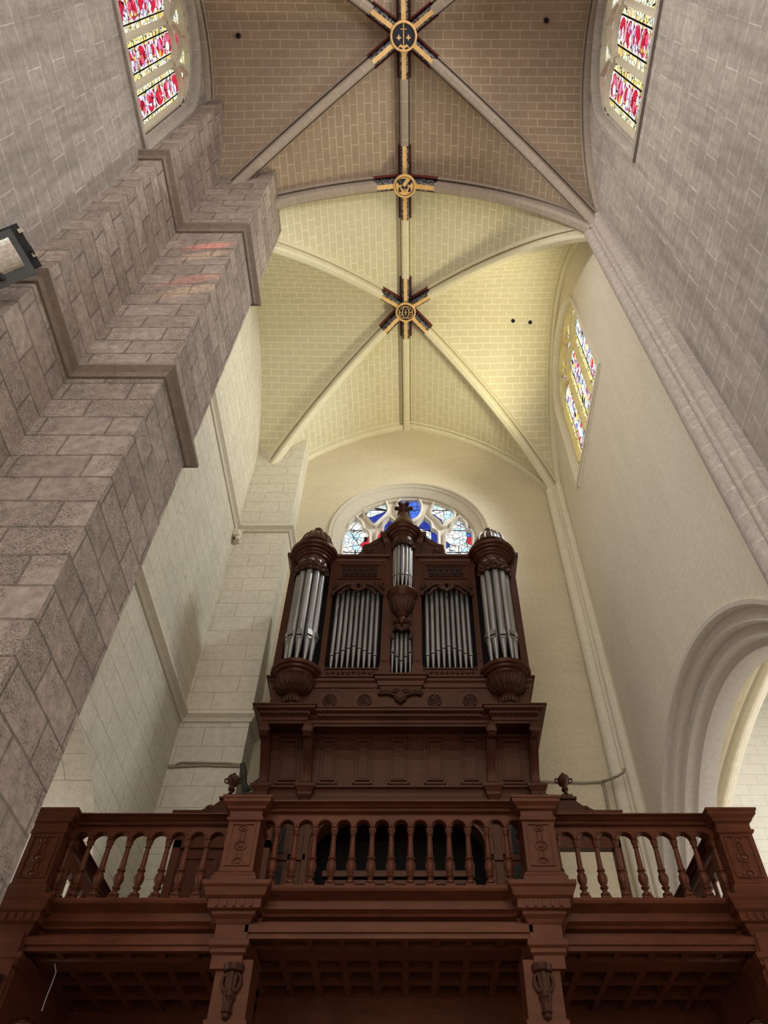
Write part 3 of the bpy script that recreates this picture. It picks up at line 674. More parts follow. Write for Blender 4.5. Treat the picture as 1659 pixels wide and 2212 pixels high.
# lower case with the coved paneling
COVE = [(10.02, 7.55), (10.02, 7.66), (10.0, 7.78), (9.97, 7.9), (9.93, 8.0), (9.87, 8.1), (9.79, 8.19), (9.71, 8.26), (9.64, 8.31)]
COVE = [(y, 8.33 - (8.31 - z)*1.16) for y, z in COVE]
def covy(z):
    for (ya, za), (yb, zb) in zip(COVE, COVE[1:]):
        if za <= z <= zb: return ya + (yb-ya)*(z-za)/(zb-za)
    return COVE[-1][0] if z > 8.3 else COVE[0][0]
def cove(m): m.loft([[(XO-2.06, y, z), (XO+2.06, y, z), (XO+2.06, 11.0, z), (XO-2.06, 11.0, z)] for y, z in COVE])
wpart('coved_case', cove)
def ppx(px): return at(px, 1640, Y=9.9).x
for a, b in ((597,648),(687,731),(763,806),(838,885),(916,963),(994,1039),(1077,1135)):
    x0, x1 = ppx(a), ppx(b)
    def pan(m):
        for o, d in ((0, .022), (.05, .03), (.085, .05)):
            zs = [7.61 + o + (8.25 - 7.61 - 2*o)*k/8 for k in range(9)]
            if o < .08:
                w = .022
                for xa, xb in ((x0+o, x0+o+w), (x1-o-w, x1-o)):
                    m.loft([[(xa, covy(z)-d, z), (xb, covy(z)-d, z), (xb, covy(z)+.01, z), (xa, covy(z)+.01, z)] for z in zs])
                for za in (zs[0], zs[-1]-w): m.loft([[(x0+o, covy(z)-d, z), (x1-o, covy(z)-d, z), (x1-o, covy(z)+.01, z), (x0+o, covy(z)+.01, z)] for z in (za, za+w)])
            else: m.loft([[(x0+o, covy(z)-.018, z), (x1-o, covy(z)-.018, z), (x1-o, covy(z)+.01, z), (x0+o, covy(z)+.01, z)] for z in zs])
    wpart('panel', pan)
def plinth(m):
    mould_x(m, XO-2.12, XO+2.12, [(9.86,7.51),(9.86,7.48),(9.9,7.46),(9.92,7.42),(9.92,7.36),(9.9,7.34),(9.9,7.25)], 11.0)
wpart('plinth', plinth)
def sc_bracket(x):
    def f(m):
        out = [(9.30,8.27),(9.26,8.2),(9.27,8.11),(9.33,8.06),(9.41,8.07),(9.46,8.12)]
        front = [(9.53,8.02),(9.61,7.95),(9.69,7.87),(9.75,7.79),(9.79,7.72),(9.80,7.66),(9.78,7.62)]
        pts = out + front + [(9.84,7.6),(10.03,7.6),(10.03,7.75),(9.99,7.9),(9.9,8.08),(9.74,8.25),(9.66,8.3)]
        pts = [(y + .07*(y < 9.9), 8.27 - (8.27 - z)*1.16) for y, z in pts]
        m.prism(pts, 'x', x-.024, x+.024)
        for dx in (-.04, .04): m.prism([(y+.014, z) for y, z in pts], 'x', x+dx-.018, x+dx+.018)
        for dx in (-.04, 0, .04):
            blob(m, (x+dx, 9.40, 8.14), .05, 8); blob(m, (x+dx, 9.85, 7.53), .033, 8)
        m.tube([(x-.065, 9.43, 8.15), (x+.065, 9.43, 8.15)], .055, 10)
    b = wpart('scroll_bracket', f, smooth=True)
    def base(m): mould_box(m, x-.08, x+.08, 10.0, 9.86, [(-.02,7.2),(-.02,7.3),(.02,7.36),(.02,7.4),(.05,7.45),(.065,7.47),(.065,7.51)])
    wpart('bracket_base', base)
for d in (-2.0, -1.36, 1.36, 2.0): sc_bracket(XO + d)
CORN = [(.0,8.27),(.0,8.3),(.02,8.32),(.02,8.37),(.05,8.395),(.05,8.44),(.12,8.47),(.13,8.50),(.15,8.51),(.15,8.53)]
def corn(m):
    mould_box(m, XO-1.45, XO+1.45, 11.0, 9.52, CORN)
    for s in (-1, 1):
        a, b = sorted((XO + s*1.40, XO + s*2.07)); mould_box(m, a, b, 11.0, 9.44, CORN)
co = wpart('main_cornice', corn)
for a, b, yf in ((XO-1.24, XO+1.24, 9.43), (XO-2.1, XO-1.36, 9.35), (XO+1.36, XO+2.1, 9.35)):
    def dent(m):
        m.box(a, b, yf+.02, yf+.04, 8.395, 8.44); x = a + .01
        while x < b - .03: m.box(x, x+.026, yf, yf+.03, 8.40, 8.435); x += .048
    wpart('dentil_band', dent, parent=co)
# attic with rosettes
wpart('attic', lambda m: (m.box(XO-2.06, XO+2.06, 9.70, 10.9, 8.5, 9.1), [m.box(XO+x-.02, XO+x+.02, 9.685, 9.72, 8.53, 9.1) for x in (-1.42,-1.08,-.42,.42,1.08,1.42)]))
for x in (-1.115, -.565, .54, 1.10):
    def ros(m):
        frame(m, XO+x-.2, XO+x+.2, 8.68, 9.06, 9.695, .02, .012)
        m.box(XO+x-.19, XO+x+.19, 9.69, 9.705, 8.7, 9.04)
    rp = wpart('rosette_panel', ros)
    def hole(m):
        c = 8.87
        m.lathe([(.001, 0)], 0, 0, 3) if False else None
        m.prism([(XO+x+.105*math.cos(2*PI*k/28), c+.105*math.sin(2*PI*k/28)) for k in range(28)], 'y', 9.68, 9.692)
    wpart('opening', hole, M['wooddk'], rp)
    def tr(m):
        c = 8.87
        for k in range(8):
            a = 2*PI*k/8
            m.tube([(XO+x+r*math.cos(a+r*9), 9.677, c+r*math.sin(a+r*9)) for r in (.015,.035,.055,.075,.092,.108)], .011, 5)
        m.tube([(XO+x+.108*math.cos(2*PI*k/28), 9.677, c+.108*math.sin(2*PI*k/28)) for k in range(28)], .012, 6, closed=True)
        m.tube([(XO+x+.06*math.cos(2*PI*k/20), 9.677, c+.06*math.sin(2*PI*k/20)) for k in range(20)], .008, 5, closed=True)
    wpart('pierced_whirl', tr, parent=rp)
def apron(m):
    c = 9.02
    for s in (-1, 1):
        scroll(m, XO+s*.30, 9.67, c, .055, 1.5, -s, 0 if s > 0 else PI, .02, tail=[(XO+s*.02, 9.66, c-.16), (XO+s*.08, 9.66, c-.08), (XO+s*.2, 9.66, c-.03)])
        scroll(m, XO+s*.10, 9.67, c+.02, .05, 1.4, s, PI/2, .018)
        for k in range(4): blob(m, (XO+s*(.05+.06*k), 9.67, c+.03-.02*k), .028)
    for k in range(5): blob(m, (XO+(k-2)*.035, 9.665, c-.12-.012*(2-abs(k-2))*2), .03, 8, (1, 1, 1.7))
    blob(m, (XO, 9.66, c-.2), .03)
    m.prism([(XO-.3, c+.06), (XO+.3, c+.06), (XO+.16, c-.02), (XO+.06, c-.16), (XO-.06, c-.16), (XO-.16, c-.02)], 'y', 9.67, 9.71)
wpart('carved_apron', apron, M['woodc'], smooth=True)
def corn2(m):
    pr = [(-.02,9.08),(.0,9.12),(.02,9.13),(.04,9.2),(.07,9.23),(.08,9.27),(.11,9.28),(.11,9.31),(.0,9.33)]
    mould_box(m, XO-2.06, XO+2.06, 10.9, 9.72, pr); mould_box(m, XO-.34, XO+.34, 10.9, 9.66, pr)
wpart('middle_cornice', corn2)
# upper case: sides, stiles, rails, dark interior
def carc(m):
    for s in (-1, 1): m.box(*sorted((XO+s*2.09, XO+s*2.03)), 9.72, 10.9, 9.3, 12.3)
    m.box(XO-2.05, XO+2.05, 10.8, 10.88, 9.3, 12.25)
wpart('case_body', carc)
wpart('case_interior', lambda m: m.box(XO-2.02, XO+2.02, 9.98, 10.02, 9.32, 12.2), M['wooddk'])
for a, b in ((1.27, 1.36), (.19, .35)):
    for s in (-1, 1):
        def stile(m):
            x0, x1 = sorted((XO+s*a, XO+s*b)); top = 12.75 if a < .5 else 12.2
            m.box(x0, x1, 9.68, 9.82, 9.33, top); m.box(x0-.015, x1+.015, 9.66, 9.82, 9.33, 9.55)
            m.box(x0+.03, x1-.03, 9.668, 9.69, 9.65, top-.1)
        wpart('stile', stile)
for s in (-1, 1):
    x0, x1 = sorted((XO+s*.34, XO+s*1.28))
    def lowrail(m):
        m.box(x0, x1, 9.69, 9.8, 9.33, 9.5); m.box(x0, x1, 9.67, 9.8, 9.485, 9.51)
        x = x0 + .08; k = 0
        while x < x1 - .06:
            scroll(m, x, 9.688, 9.415, .035, 1.2, 1 if k % 2 else -1, 0, .011); x += .085; k += 1
    wpart('carved_bottom_rail', lowrail)
    def head(m):
        m.box(x0, x1, 9.70, 9.8, 11.45, 12.12); frame(m, x0+.06, x1-.06, 11.62, 12.02, 9.70, .03, .02)
        m.box(x0, x1, 9.665, 9.72, 11.47, 11.53); m.box(x0, x1, 9.68, 9.72, 11.55, 11.575)
    hd = wpart('header_panel', head)
    def sl(m): m.box(x0+.14, x1-.14, 9.694, 9.70, 11.69, 11.94)
    wpart('opening', sl, M['wooddk'], hd)
    def fret(m):
        n = 6; wv = (x1-x0-.3)/n
        for k in range(n):
            cx = x0 + .15 + wv*(k+.5)
            scroll(m, cx - wv*.18, 9.69, 11.87, .045, 1.3, 1, -PI*.3, .013, tail=[(cx+wv*.3, 9.69, 11.73), (cx, 9.69, 11.78)])
            scroll(m, cx + wv*.22, 9.69, 11.76, .045, 1.3, 1, PI*.7, .013, tail=[(cx-wv*.25, 9.69, 11.9), (cx, 9.69, 11.86)])
        for z in (11.69, 11.94): m.tube([(x0+.14, 9.69, z), (x1-.14, 9.69, z)], .014)
    wpart('pierced_scrollwork', fret, M['woodc'], hd, smooth=True)
    def topc(m): mould_box(m, x0-.02, x1, 9.95, 9.70, [(0,12.08),(.02,12.1),(.03,12.15),(.08,12.18),(.09,12.22),(.06,12.24)])
    wpart('compartment_cornice', topc)
    def lace(m):   # carved arch over the flat pipes
        c = (x0+x1)/2; hw = (x1-x0)/2
        for q in (-1, 1):
            m.tube([(c+q*hw*t, 9.655, 11.44 - .22*max(0, t-.45)**1.2/.45 - (.07 if t > .92 else 0)) for t in (.1,.25,.4,.55,.7,.82,.92,.98)], [.03,.03,.035,.035,.035,.033,.03,.026], 7)
            m.tube([(c+q*hw*t, 9.66, 11.36 + .05*math.sin(t*9)) for t in (.15,.3,.45,.55)], .026, 6)
            scroll(m, c+q*hw*.78, 9.65, 11.40, .07, 1.6, -q, PI/2, .022); scroll(m, c+q*hw*.9, 9.66, 11.37, .05, 1.3, q, -PI/2, .02)
            scroll(m, c+q*hw*.2, 9.65, 11.38, .06, 1.5, q, PI/2, .02)
            for k in range(5): blob(m, (c+q*hw*(.5+.045*k), 9.645, 11.31-.03*k), .032)
        for k in range(5): blob(m, (c+(k-2)*.05, 9.64, 11.34-.03*(2-abs(k-2))), .04, 8, (1,.7,1.2))
        blob(m, (c, 9.64, 11.25), .035)
    wpart('carved_pipe_shade', lace, M['woodc'], smooth=True)
    def vol(m):    # scroll buttress beside the centre tower, small one near the outer tower
        bx = XO + s*.36
        m.prism([(bx, 12.22), (bx, 12.78), (bx+s*.1, 12.76), (bx+s*.2, 12.68), (bx+s*.3, 12.6), (bx+s*.42, 12.56), (bx+s*.42, 12.5), (bx+s*.28, 12.46), (bx+s*.2, 12.36), (bx+s*.25, 12.26), (bx+s*.42, 12.24), (bx+s*.5, 12.22)], 'y', 9.76, 9.86)
        scroll(m, bx+s*.30, 9.78, 12.42, .12, 1.9, -s, PI*.5, .036, tail=[(bx+s*.06, 9.78, 12.72), (bx+s*.16, 9.78, 12.6)])
        scroll(m, bx+s*.43, 9.77, 12.30, .06, 1.5, s, PI, .026)
        scroll(m, bx+s*.16, 9.77, 12.32, .055, 1.4, -s, 0, .022)
        for k in range(6): blob(m, (bx+s*(.1+.05*k), 9.76, 12.27+.012*(k % 2)), .034)
        q = XO + s*1.03; scroll(m, q, 9.8, 12.29, .075, 1.6, s, PI, .034); m.tube([(q-.15, 9.82, 12.25), (q, 9.82, 12.3), (q+.15, 9.82, 12.25)], .04)
    def vol2(m):
        vol(m)
        for v in m.v:
            if abs(v.x - XO) < .95: v.z = 12.24 + (v.z - 12.22)*1.22; v.x = XO + s*.36 + (v.x - XO - s*.36)*1.05
    wpart('scroll_buttress', vol2, M['woodc'], smooth=True)
# towers
def ring_scrolls(m, cx, cy, r, z, h, a0, a1, n, th):
    for k in range(n):
        a = math.radians(a0 + (a1-a0)*(k+.5)/n); sg = 1 if k % 2 else -1
        def P3(u, v): b = a + u/r; return (cx + r*math.cos(b), cy + r*math.sin(b), z + v)
        pts = [P3(sg*h*.5*(1-.75*i/26)*math.cos(PI/2+2*PI*1.5*i/26), h*.42*(1-.75*i/26)*math.sin(PI/2+2*PI*1.5*i/26)) for i in range(27)]
        m.tube(pts, th, 5); m.tube([P3(-h*.7, h*.45), P3(0, h*.3), P3(h*.7, h*.45)], th, 5)
        m.tube([P3(-h*.6, -h*.5), P3(0, -h*.38), P3(h*.6, -h*.55)], th*.9, 5); blob(m, P3(0, -h*.52), th*1.8, 6)
        blob(m, P3(h*.55, 0), th*2.2, 6)
for s in (-1, 1):
    cx, cy = XO + s*1.705, 9.68
    tw = lambda name, f, **k: wpart(name, f, smooth=True, **k)
    bowl = tw('tower_console', lambda m: m.lathe([(.01,8.60),(.05,8.62),(.075,8.66),(.07,8.69),(.11,8.73),(.15,8.79),(.155,8.85),(.12,8.9),(.10,8.93),(.13,8.95),(.185,8.97),(.235,9.03),(.27,9.12),(.28,9.2),(.315,9.22),(.32,9.26),(.365,9.275),(.375,9.31),(.41,9.325),(.42,9.36),(.42,9.385),(.40,9.40),(.30,9.41)], cx, cy, 36), flat_ang=50)
    def leaves(m):
        for k in range(9):
            a = math.radians(190 + 160*k/8)
            for dq, sc in ((-.13, .7), (0, 1), (.13, .7)):
                pts = [(cx + r*math.cos(a+dq*q), cy + r*math.sin(a+dq*q), z) for r, z, q in ((.18,8.98,.3),(.235,9.03,.8),(.275,9.10,1.1),(.295,9.17,1.0),(.33,9.20,.8))]
                m.tube(pts, [.014*sc,.03*sc,.034*sc,.028*sc,.018*sc], 6)
            m.tube([(cx + r*math.cos(a+.1), cy + r*math.sin(a+.1), z) for r, z in ((.17,8.97),(.24,9.03),(.28,9.12),(.30,9.19))], .016, 5)
            blob(m, (cx + .145*math.cos(a), cy + .145*math.sin(a), 8.81), .045, 6, (.7,.7,1.6))
    wpart('carved_leaves', leaves, M['woodc'], bowl, smooth=True)
    capm = tw('tower_cornice', lambda m: m.lathe([(.25,11.80),(.27,11.92),(.285,11.98),(.32,12.0),(.325,12.04),(.35,12.055),(.36,12.10),(.40,12.115),(.41,12.15),(.445,12.165),(.46,12.20),(.46,12.24),(.44,12.26),(.34,12.28),(.33,12.34),(.335,12.40),(.325,12.50),(.29,12.62),(.23,12.73),(.16,12.80),(.10,12.84),(.07,12.85)], cx, cy, 40), flat_ang=40)
    def ribs(m):
        for k in range(16):
            a = 2*PI*k/16; m.tube([(cx + r*math.cos(a), cy + r*math.sin(a), z) for r, z in ((.335,12.43),(.31,12.57),(.255,12.70),(.18,12.79),(.1,12.84))], .02, 5)
        m.tube([(cx + .35*math.cos(2*PI*k/32), cy + .35*math.sin(2*PI*k/32), 12.40) for k in range(32)], .022, 6, closed=True)
    wpart('dome_ribs', ribs, M['woodc'], capm, smooth=True)
    tw('finial', lambda m: m.lathe([(.09,12.83),(.11,12.87),(.07,12.9),(.095,12.94),(.09,12.99),(.05,13.04),(.0,13.07)], cx, cy, 14), mat=M['woodc'], parent=capm)
    wpart('carved_pipe_shade', lambda m: ring_scrolls(m, cx, cy, .30, 11.72, .21, 185, 355, 7, .02), M['woodc'], smooth=True)
    def wing(m):
        x0, x1 = sorted((XO+s*2.0, XO+s*2.12)); m.box(x0, x1, 9.70, 9.86, 9.33, 12.1)
        mould_box(m, *sorted((XO+s*1.36, XO+s*2.12)), 10.6, 9.74, [(0,12.0),(.02,12.04),(.03,12.12),(.07,12.18),(.1,12.22),(.1,12.3),(.02,12.32)])
    wpart('side_stile', wing)
cx, cy = XO, 9.66
tw = lambda name, f, **k: wpart(name, f, smooth=True, **k)
capm = tw('tower_cornice', lambda m: m.lathe([(.2,12.50),(.21,12.62),(.235,12.64),(.24,12.68),(.275,12.70),(.285,12.75),(.32,12.77),(.33,12.81),(.355,12.83),(.36,12.87),(.34,12.89),(.26,12.91),(.255,13.0),(.225,13.12),(.18,13.24),(.14,13.32),(.12,13.36),(.11,13.47),(.13,13.49),(.09,13.51),(.07,13.56)], cx, cy, 36), flat_ang=40)
def fin(m):
    m.lathe([(.05,13.52),(.09,13.58),(.13,13.64),(.12,13.70),(.07,13.76),(.045,13.82),(.02,13.86),(.0,13.9)], cx, cy, 14)
    for k in range(6): blob(m, (cx + .15*math.cos(2*PI*k/6), cy + .15*math.sin(2*PI*k/6), 13.69), .05)
tw('finial', fin, mat=M['woodc'], parent=capm)
def cw(m):
    for s in (-1, 1): mould_box(m, *sorted((XO+s*.2, XO+s*.36)), 10.2, 9.7, [(0,12.62),(.02,12.66),(.04,12.75),(.09,12.8),(.1,12.88),(.02,12.9)])
wpart('tower_wings', cw)
wpart('carved_pipe_shade', lambda m: ring_scrolls(m, cx, cy, .215, 12.44, .13, 190, 350, 6, .015), M['woodc'], smooth=True)
bowl = tw('tower_console', lambda m: m.lathe([(.01,10.46),(.04,10.48),(.065,10.53),(.075,10.58),(.06,10.62),(.09,10.64),(.11,10.67),(.10,10.70),(.13,10.74),(.17,10.84),(.195,10.95),(.20,11.01),(.23,11.03),(.235,11.06),(.265,11.08),(.27,11.11),(.29,11.13),(.29,11.165),(.27,11.185),(.18,11.2)], cx, cy+.02, 36), flat_ang=50)
def leaves(m):
    for k in range(7):
        a = math.radians(195 + 150*k/6)
        for dq, sc in ((-.15, .7), (0, 1), (.15, .7)): m.tube([(cx + r*math.cos(a+dq*q), cy+.02 + r*math.sin(a+dq*q), z) for r, z, q in ((.12,10.72,.3),(.16,10.80,.8),(.19,10.88,1.1),(.21,10.95,1.0),(.235,10.99,.8))], [.01*sc,.024*sc,.028*sc,.023*sc,.014*sc], 6)
        m.tube([(cx + r*math.cos(a+.2), cy+.02 + r*math.sin(a+.2), z) for r, z in ((.13,10.74),(.175,10.85),(.21,10.99))], .014, 5)
wpart('carved_leaves', leaves, M['woodc'], bowl, smooth=True)
def under(m):
    for s in (-1, 1):
        scroll(m, XO+s*.12, 9.64, 10.52, .05, 1.6, s, PI/2, .018); scroll(m, XO+s*.05, 9.63, 10.36, .04, 1.4, -s, PI/2, .014)
        m.tube([(XO+s*x, 9.64, z) for x, z in ((.02,10.40),(.08,10.42),(.14,10.36),(.175,10.26),(.17,10.14),(.15,10.1))], [.024,.026,.026,.024,.022,.028], 6)
    for k in range(5): blob(m, (XO+(k-2)*.03, 9.63, 10.29+.02*abs(k-2)), .03)
    m.box(XO-.19, XO+.19, 9.70, 9.74, 10.36, 11.15)
wpart('carved_pipe_shade', under, M['woodc'], smooth=True)
# pipes
def pipe(x, y, ztip, zm, ztop, r, ang=-90, shield=False):
    a = math.radians(ang); fx_, fy_ = math.cos(a), math.sin(a)
    m = MB(); h = r*1.5
    m.lathe([(r*.22, ztip), (r*.3, ztip+.02), (r*.97, zm-.01), (r, zm), (r, ztop), (r*.9, ztop), (r*.88, ztop-.05)], x, y, 20)
    lx, ly = -fy_, fx_
    def Q(u, v, d): return (x + lx*u + fx_*d, y + ly*u + fy_*d, v)
    w_ = r*.72
    if shield:
        top = [(w_*math.cos(PI*k/10), zm + r*1.5 + r*.7*math.sin(PI*k/10)) for k in range(11)]
        pts = [(-w_, zm+.012), (w_, zm+.012)] + top
        m.loft([[Q(u, v, r*.68) for u, v in pts], [Q(u, v, r*1.1 + (.012 if v < zm+.05 else 0)) for u, v in pts]])
        low = [(w_*math.cos(PI*k/10), zm - .012 - r*.8*math.sin(PI*k/10)) for k in range(11)]
        m.loft([[Q(u, v, r*.5) for u, v in low], [Q(u, v, r*1.06) for u, v in low]])
    else:
        m.loft([[Q(-w_, zm+.01, r*.7), Q(w_, zm+.01, r*.7), Q(0, zm+r*2.6, r*.98)], [Q(-w_, zm+.01, r*1.05), Q(w_, zm+.01, r*1.05), Q(0, zm+r*2.6, r*1.0)]])
    o = recalc(m.build('organ_pipe', M['tin'], org, smooth=True, flat_ang=45))
    m = MB(); s_ = r*.34
    m.loft([[Q(-w_, zm-s_*.5, r*.6), Q(w_, zm-s_*.5, r*.6), Q(w_, zm+s_*.5, r*.6), Q(-w_, zm+s_*.5, r*.6)], [Q(-w_*1.02, zm-s_*.5, r*1.09), Q(w_*1.02, zm-s_*.5, r*1.09), Q(w_*1.02, zm+s_*.5, r*1.09), Q(-w_*1.02, zm+s_*.5, r*1.09)]])
    recalc(m.build('pipe_mouth', M['black'], o))
vz = [9.86, 9.91, 9.97, 10.02, 10.07, 10.02, 9.97, 9.91, 9.86]
for s in (-1, 1):
    for k in range(9):
        x = XO + s*(.40 + .83*(k+.5)/9)
        pipe(x, 9.82, 9.505, vz[k], 11.5 - .06*max(0, abs(k-4)-2), .040)
    for k in range(5):
        a = -90 + 36*(k-2); ra = math.radians(a); R_ = .215
        pipe(XO + s*1.705 + R_*math.cos(ra), 9.68 + R_*math.sin(ra), 9.40, 9.98 + .04*abs(k-2), 11.9, .064, a, True)
for k in range(7):
    a = -90 + 27*(k-3); ra = math.radians(a); R_ = .155
    pipe(XO + R_*math.cos(ra), 9.66 + R_*math.sin(ra), 11.19, 11.52 + .02*abs(k-3), 12.6, .034, a)
for k in range(5):
    pipe(XO + .076*(k-2), 9.80, 9.34, 9.72 + .09*abs(k-2), 10.45, .034, -90, True)
# ------------------------------------------------------------------ the gallery
M['woodg'] = wood('gallery_oak', (.102,.0295,.014), (.058,.017,.009), .33, spec=.28)
gal = empty('organ_gallery', (XO, 7.0, 4.2), 'dark oak organ gallery with turned balusters spanning the nave', 'gallery')
def gp(name, fn, mat=None, parent=gal, smooth=False, **k):
    m = MB(); fn(m); return recalc(m.build(name, mat or M['woodg'], parent, smooth=smooth, **k))
gp('gallery_floor', lambda m: (m.box(XO-3.45, XO+3.45, 7.2, 11.5, 4.44, 4.595), m.box(XO-1.5, XO+1.5, 7.0, 7.2, 4.44, 4.595)))
FAS = [(-.02,4.68),(-.03,4.65),(-.02,4.63),(.05,4.60),(.08,4.585),(.08,4.515),(.115,4.49),(.10,4.46),(.15,4.44),(.15,4.385),(.19,4.36),(.185,4.33),(.23,4.315),(.235,4.26),(.27,4.25)]
def fas(x0, x1, y):
    gp('fascia', lambda m: mould_x(m, x0, x1, [(y+o, z) for o, z in FAS], y+.5))
fas(XO-1.5, XO+1.5, 6.79); fas(XO-3.3, XO-1.4, 7.04); fas(XO+1.4, XO+3.3, 7.04)
RAIL = [(-.13,5.545),(-.14,5.53),(-.14,5.505),(-.10,5.49),(-.08,5.465),(-.085,5.44),(-.06,5.42),(-.055,5.375),(-.08,5.36),(-.07,5.335),(-.04,5.33)]
RAIL = [(o, 5.405 + (z - 5.33)*.42) for o, z in RAIL]
def rail(x0, x1, y):
    r = gp('hand_rail', lambda m: m.prism([(y+o, z) for o, z in RAIL] + [(y-o*.8, z) for o, z in reversed(RAIL)], 'x', x0, x1))
    def d(m):
        x = x0 + .02
        while x < x1 - .02: m.box(x, x+.016, y-.068, y-.05, 5.428, 5.44); x += .032
    gp('dentil_band', d, parent=r)
rail(XO-1.24, XO+1.24, 6.9); rail(XO-3.2, XO-1.5, 7.14); rail(XO+1.5, XO+3.2, 7.14)
def arcade(xs, y, x0, x1, r):
    def f(m):
        ops = [(x, r, 5.0, 5.268) for x in xs]
        for yy in (y-.035, y+.035):
            us = {x0, x1}
            for x in xs:
                for k in range(17): us.add(x - r*math.cos(PI*k/16))
            us = sorted(u for u in us if x0 <= u <= x1)
            for a, b in zip(us, us[1:]):
                def zb(u, mid=(a+b)/2):
                    for x in xs:
                        if abs(mid-x) < r: return 5.268 + math.sqrt(max(0, r*r-(u-x)**2))
                    return 5.25
                m.poly([(a, yy, zb(a)), (b, yy, zb(b)), (b, yy, 5.41), (a, yy, 5.41)])
        for x in xs:
            arc = [(x - r*math.cos(PI*k/16), 5.268 + r*math.sin(PI*k/16)) for k in range(17)]; arc = [p for p in arc if x0 <= p[0] <= x1]
            m.loft([[(p[0], y-.035, p[1]) for p in arc], [(p[0], y+.035, p[1]) for p in arc]], ring_closed=False, caps=False)
            arc2 = [(x - (r+.012)*math.cos(PI*k/16), y-.036, 5.268 + (r+.012)*math.sin(PI*k/16)) for k in range(17)]; arc2 = [p for p in arc2 if x0 <= p[0] <= x1]
            if len(arc2) > 2: m.tube(arc2, .013, 6)
    gp('arcade_strip', f, smooth=True, flat_ang=40)
def baluster_mesh():
    m = MB(); m.box(-.045, .045, -.045, .045, 0, .055)
    m.lathe([(.028,.055),(.045,.065),(.045,.085),(.026,.095),(.022,.115),(.038,.13),(.040,.14),(.024,.15),(.034,.165),(.047,.2),(.046,.235),(.034,.26),(.026,.272),(.038,.28),(.038,.295),(.026,.305),(.0275,.32),(.024,.45),(.021,.49),(.029,.495),(.029,.505),(.022,.51),(.032,.53),(.036,.545),(.036,.56)], 0, 0, 16)
    m.v = [Vector((v.x, v.y, v.z*1.07)) for v in m.v]
    return m
BAL = [None]
def baluster(x, y):
    if BAL[0] is None:
        m = baluster_mesh(); off = Vector(gal.location); m.v = [v + off for v in m.v]
        BAL[0] = recalc(m.build('baluster', M['woodg'], gal, smooth=True, flat_ang=50)); o = BAL[0]
    else: o = BAL[0].copy(); COL.objects.link(o); o.parent = gal
    o.location = Vector((x, y, 4.675)) - gal.location
SPC = .1835
cb = [XO + SPC*k for k in range(-6, 7)]
for x in cb: baluster(x, 6.9)
arcade([x + SPC/2 for x in cb[:-1]] + [cb[0]-SPC/2, cb[-1]+SPC/2], 6.9, XO-1.24, XO+1.24, .07)
for s in (-1, 1):
    bs = [XO + s*(1.62 + .193*k) for k in range(9)]
    for x in bs: baluster(x, 7.14)
    bs = sorted(bs); arcade([(a+b)/2 for a, b in zip(bs, bs[1:])] + [bs[0]-.0965, bs[-1]+.0965], 7.14, *sorted((XO+s*1.5, XO+s*3.2)), .074)
def post(x, y, hw, label=None):
    def f(m):
        mould_box(m, x-hw, x+hw, y+hw+.05, y-hw, [(.05,4.66),(.05,4.72),(.035,4.735),(.03,4.76),(.0,4.79),(.0,5.31),(.02,5.325),(.025,5.35),(.005,5.365),(.005,5.43),(.03,5.445),(.04,5.47),(.075,5.5),(.08,5.535),(.09,5.54),(.09,5.565)])
        for v in m.v: v.z = 4.68 + (v.z - 4.66)*.895
    p = gp('post', f)
    def pn(m):
        frame(m, x-hw+.035, x+hw-.035, 4.84, 5.29, y-hw, .014, .012)
        yy = y-hw-.004
        for z, r in ((5.24,.04),(5.05,.055),(4.88,.05)):
            m.tube([(x+r*math.cos(2*PI*k/20), yy, z+r*.8*math.sin(2*PI*k/20)) for k in range(20)], .008, 5, closed=True); blob(m, (x, yy, z), r*.5, 8, (1,.4,.9))
        for z in (5.17,5.13,4.97,4.94):
            for q in (-1, 1): blob(m, (x+q*.022, yy, z), .017, 6, (.6,.5,1.6))
    def pn2(m):
        pn(m)
        for v in m.v: v.z = 4.68 + (v.z - 4.66)*.895
    gp('relief_panel', pn2, parent=p, smooth=True)
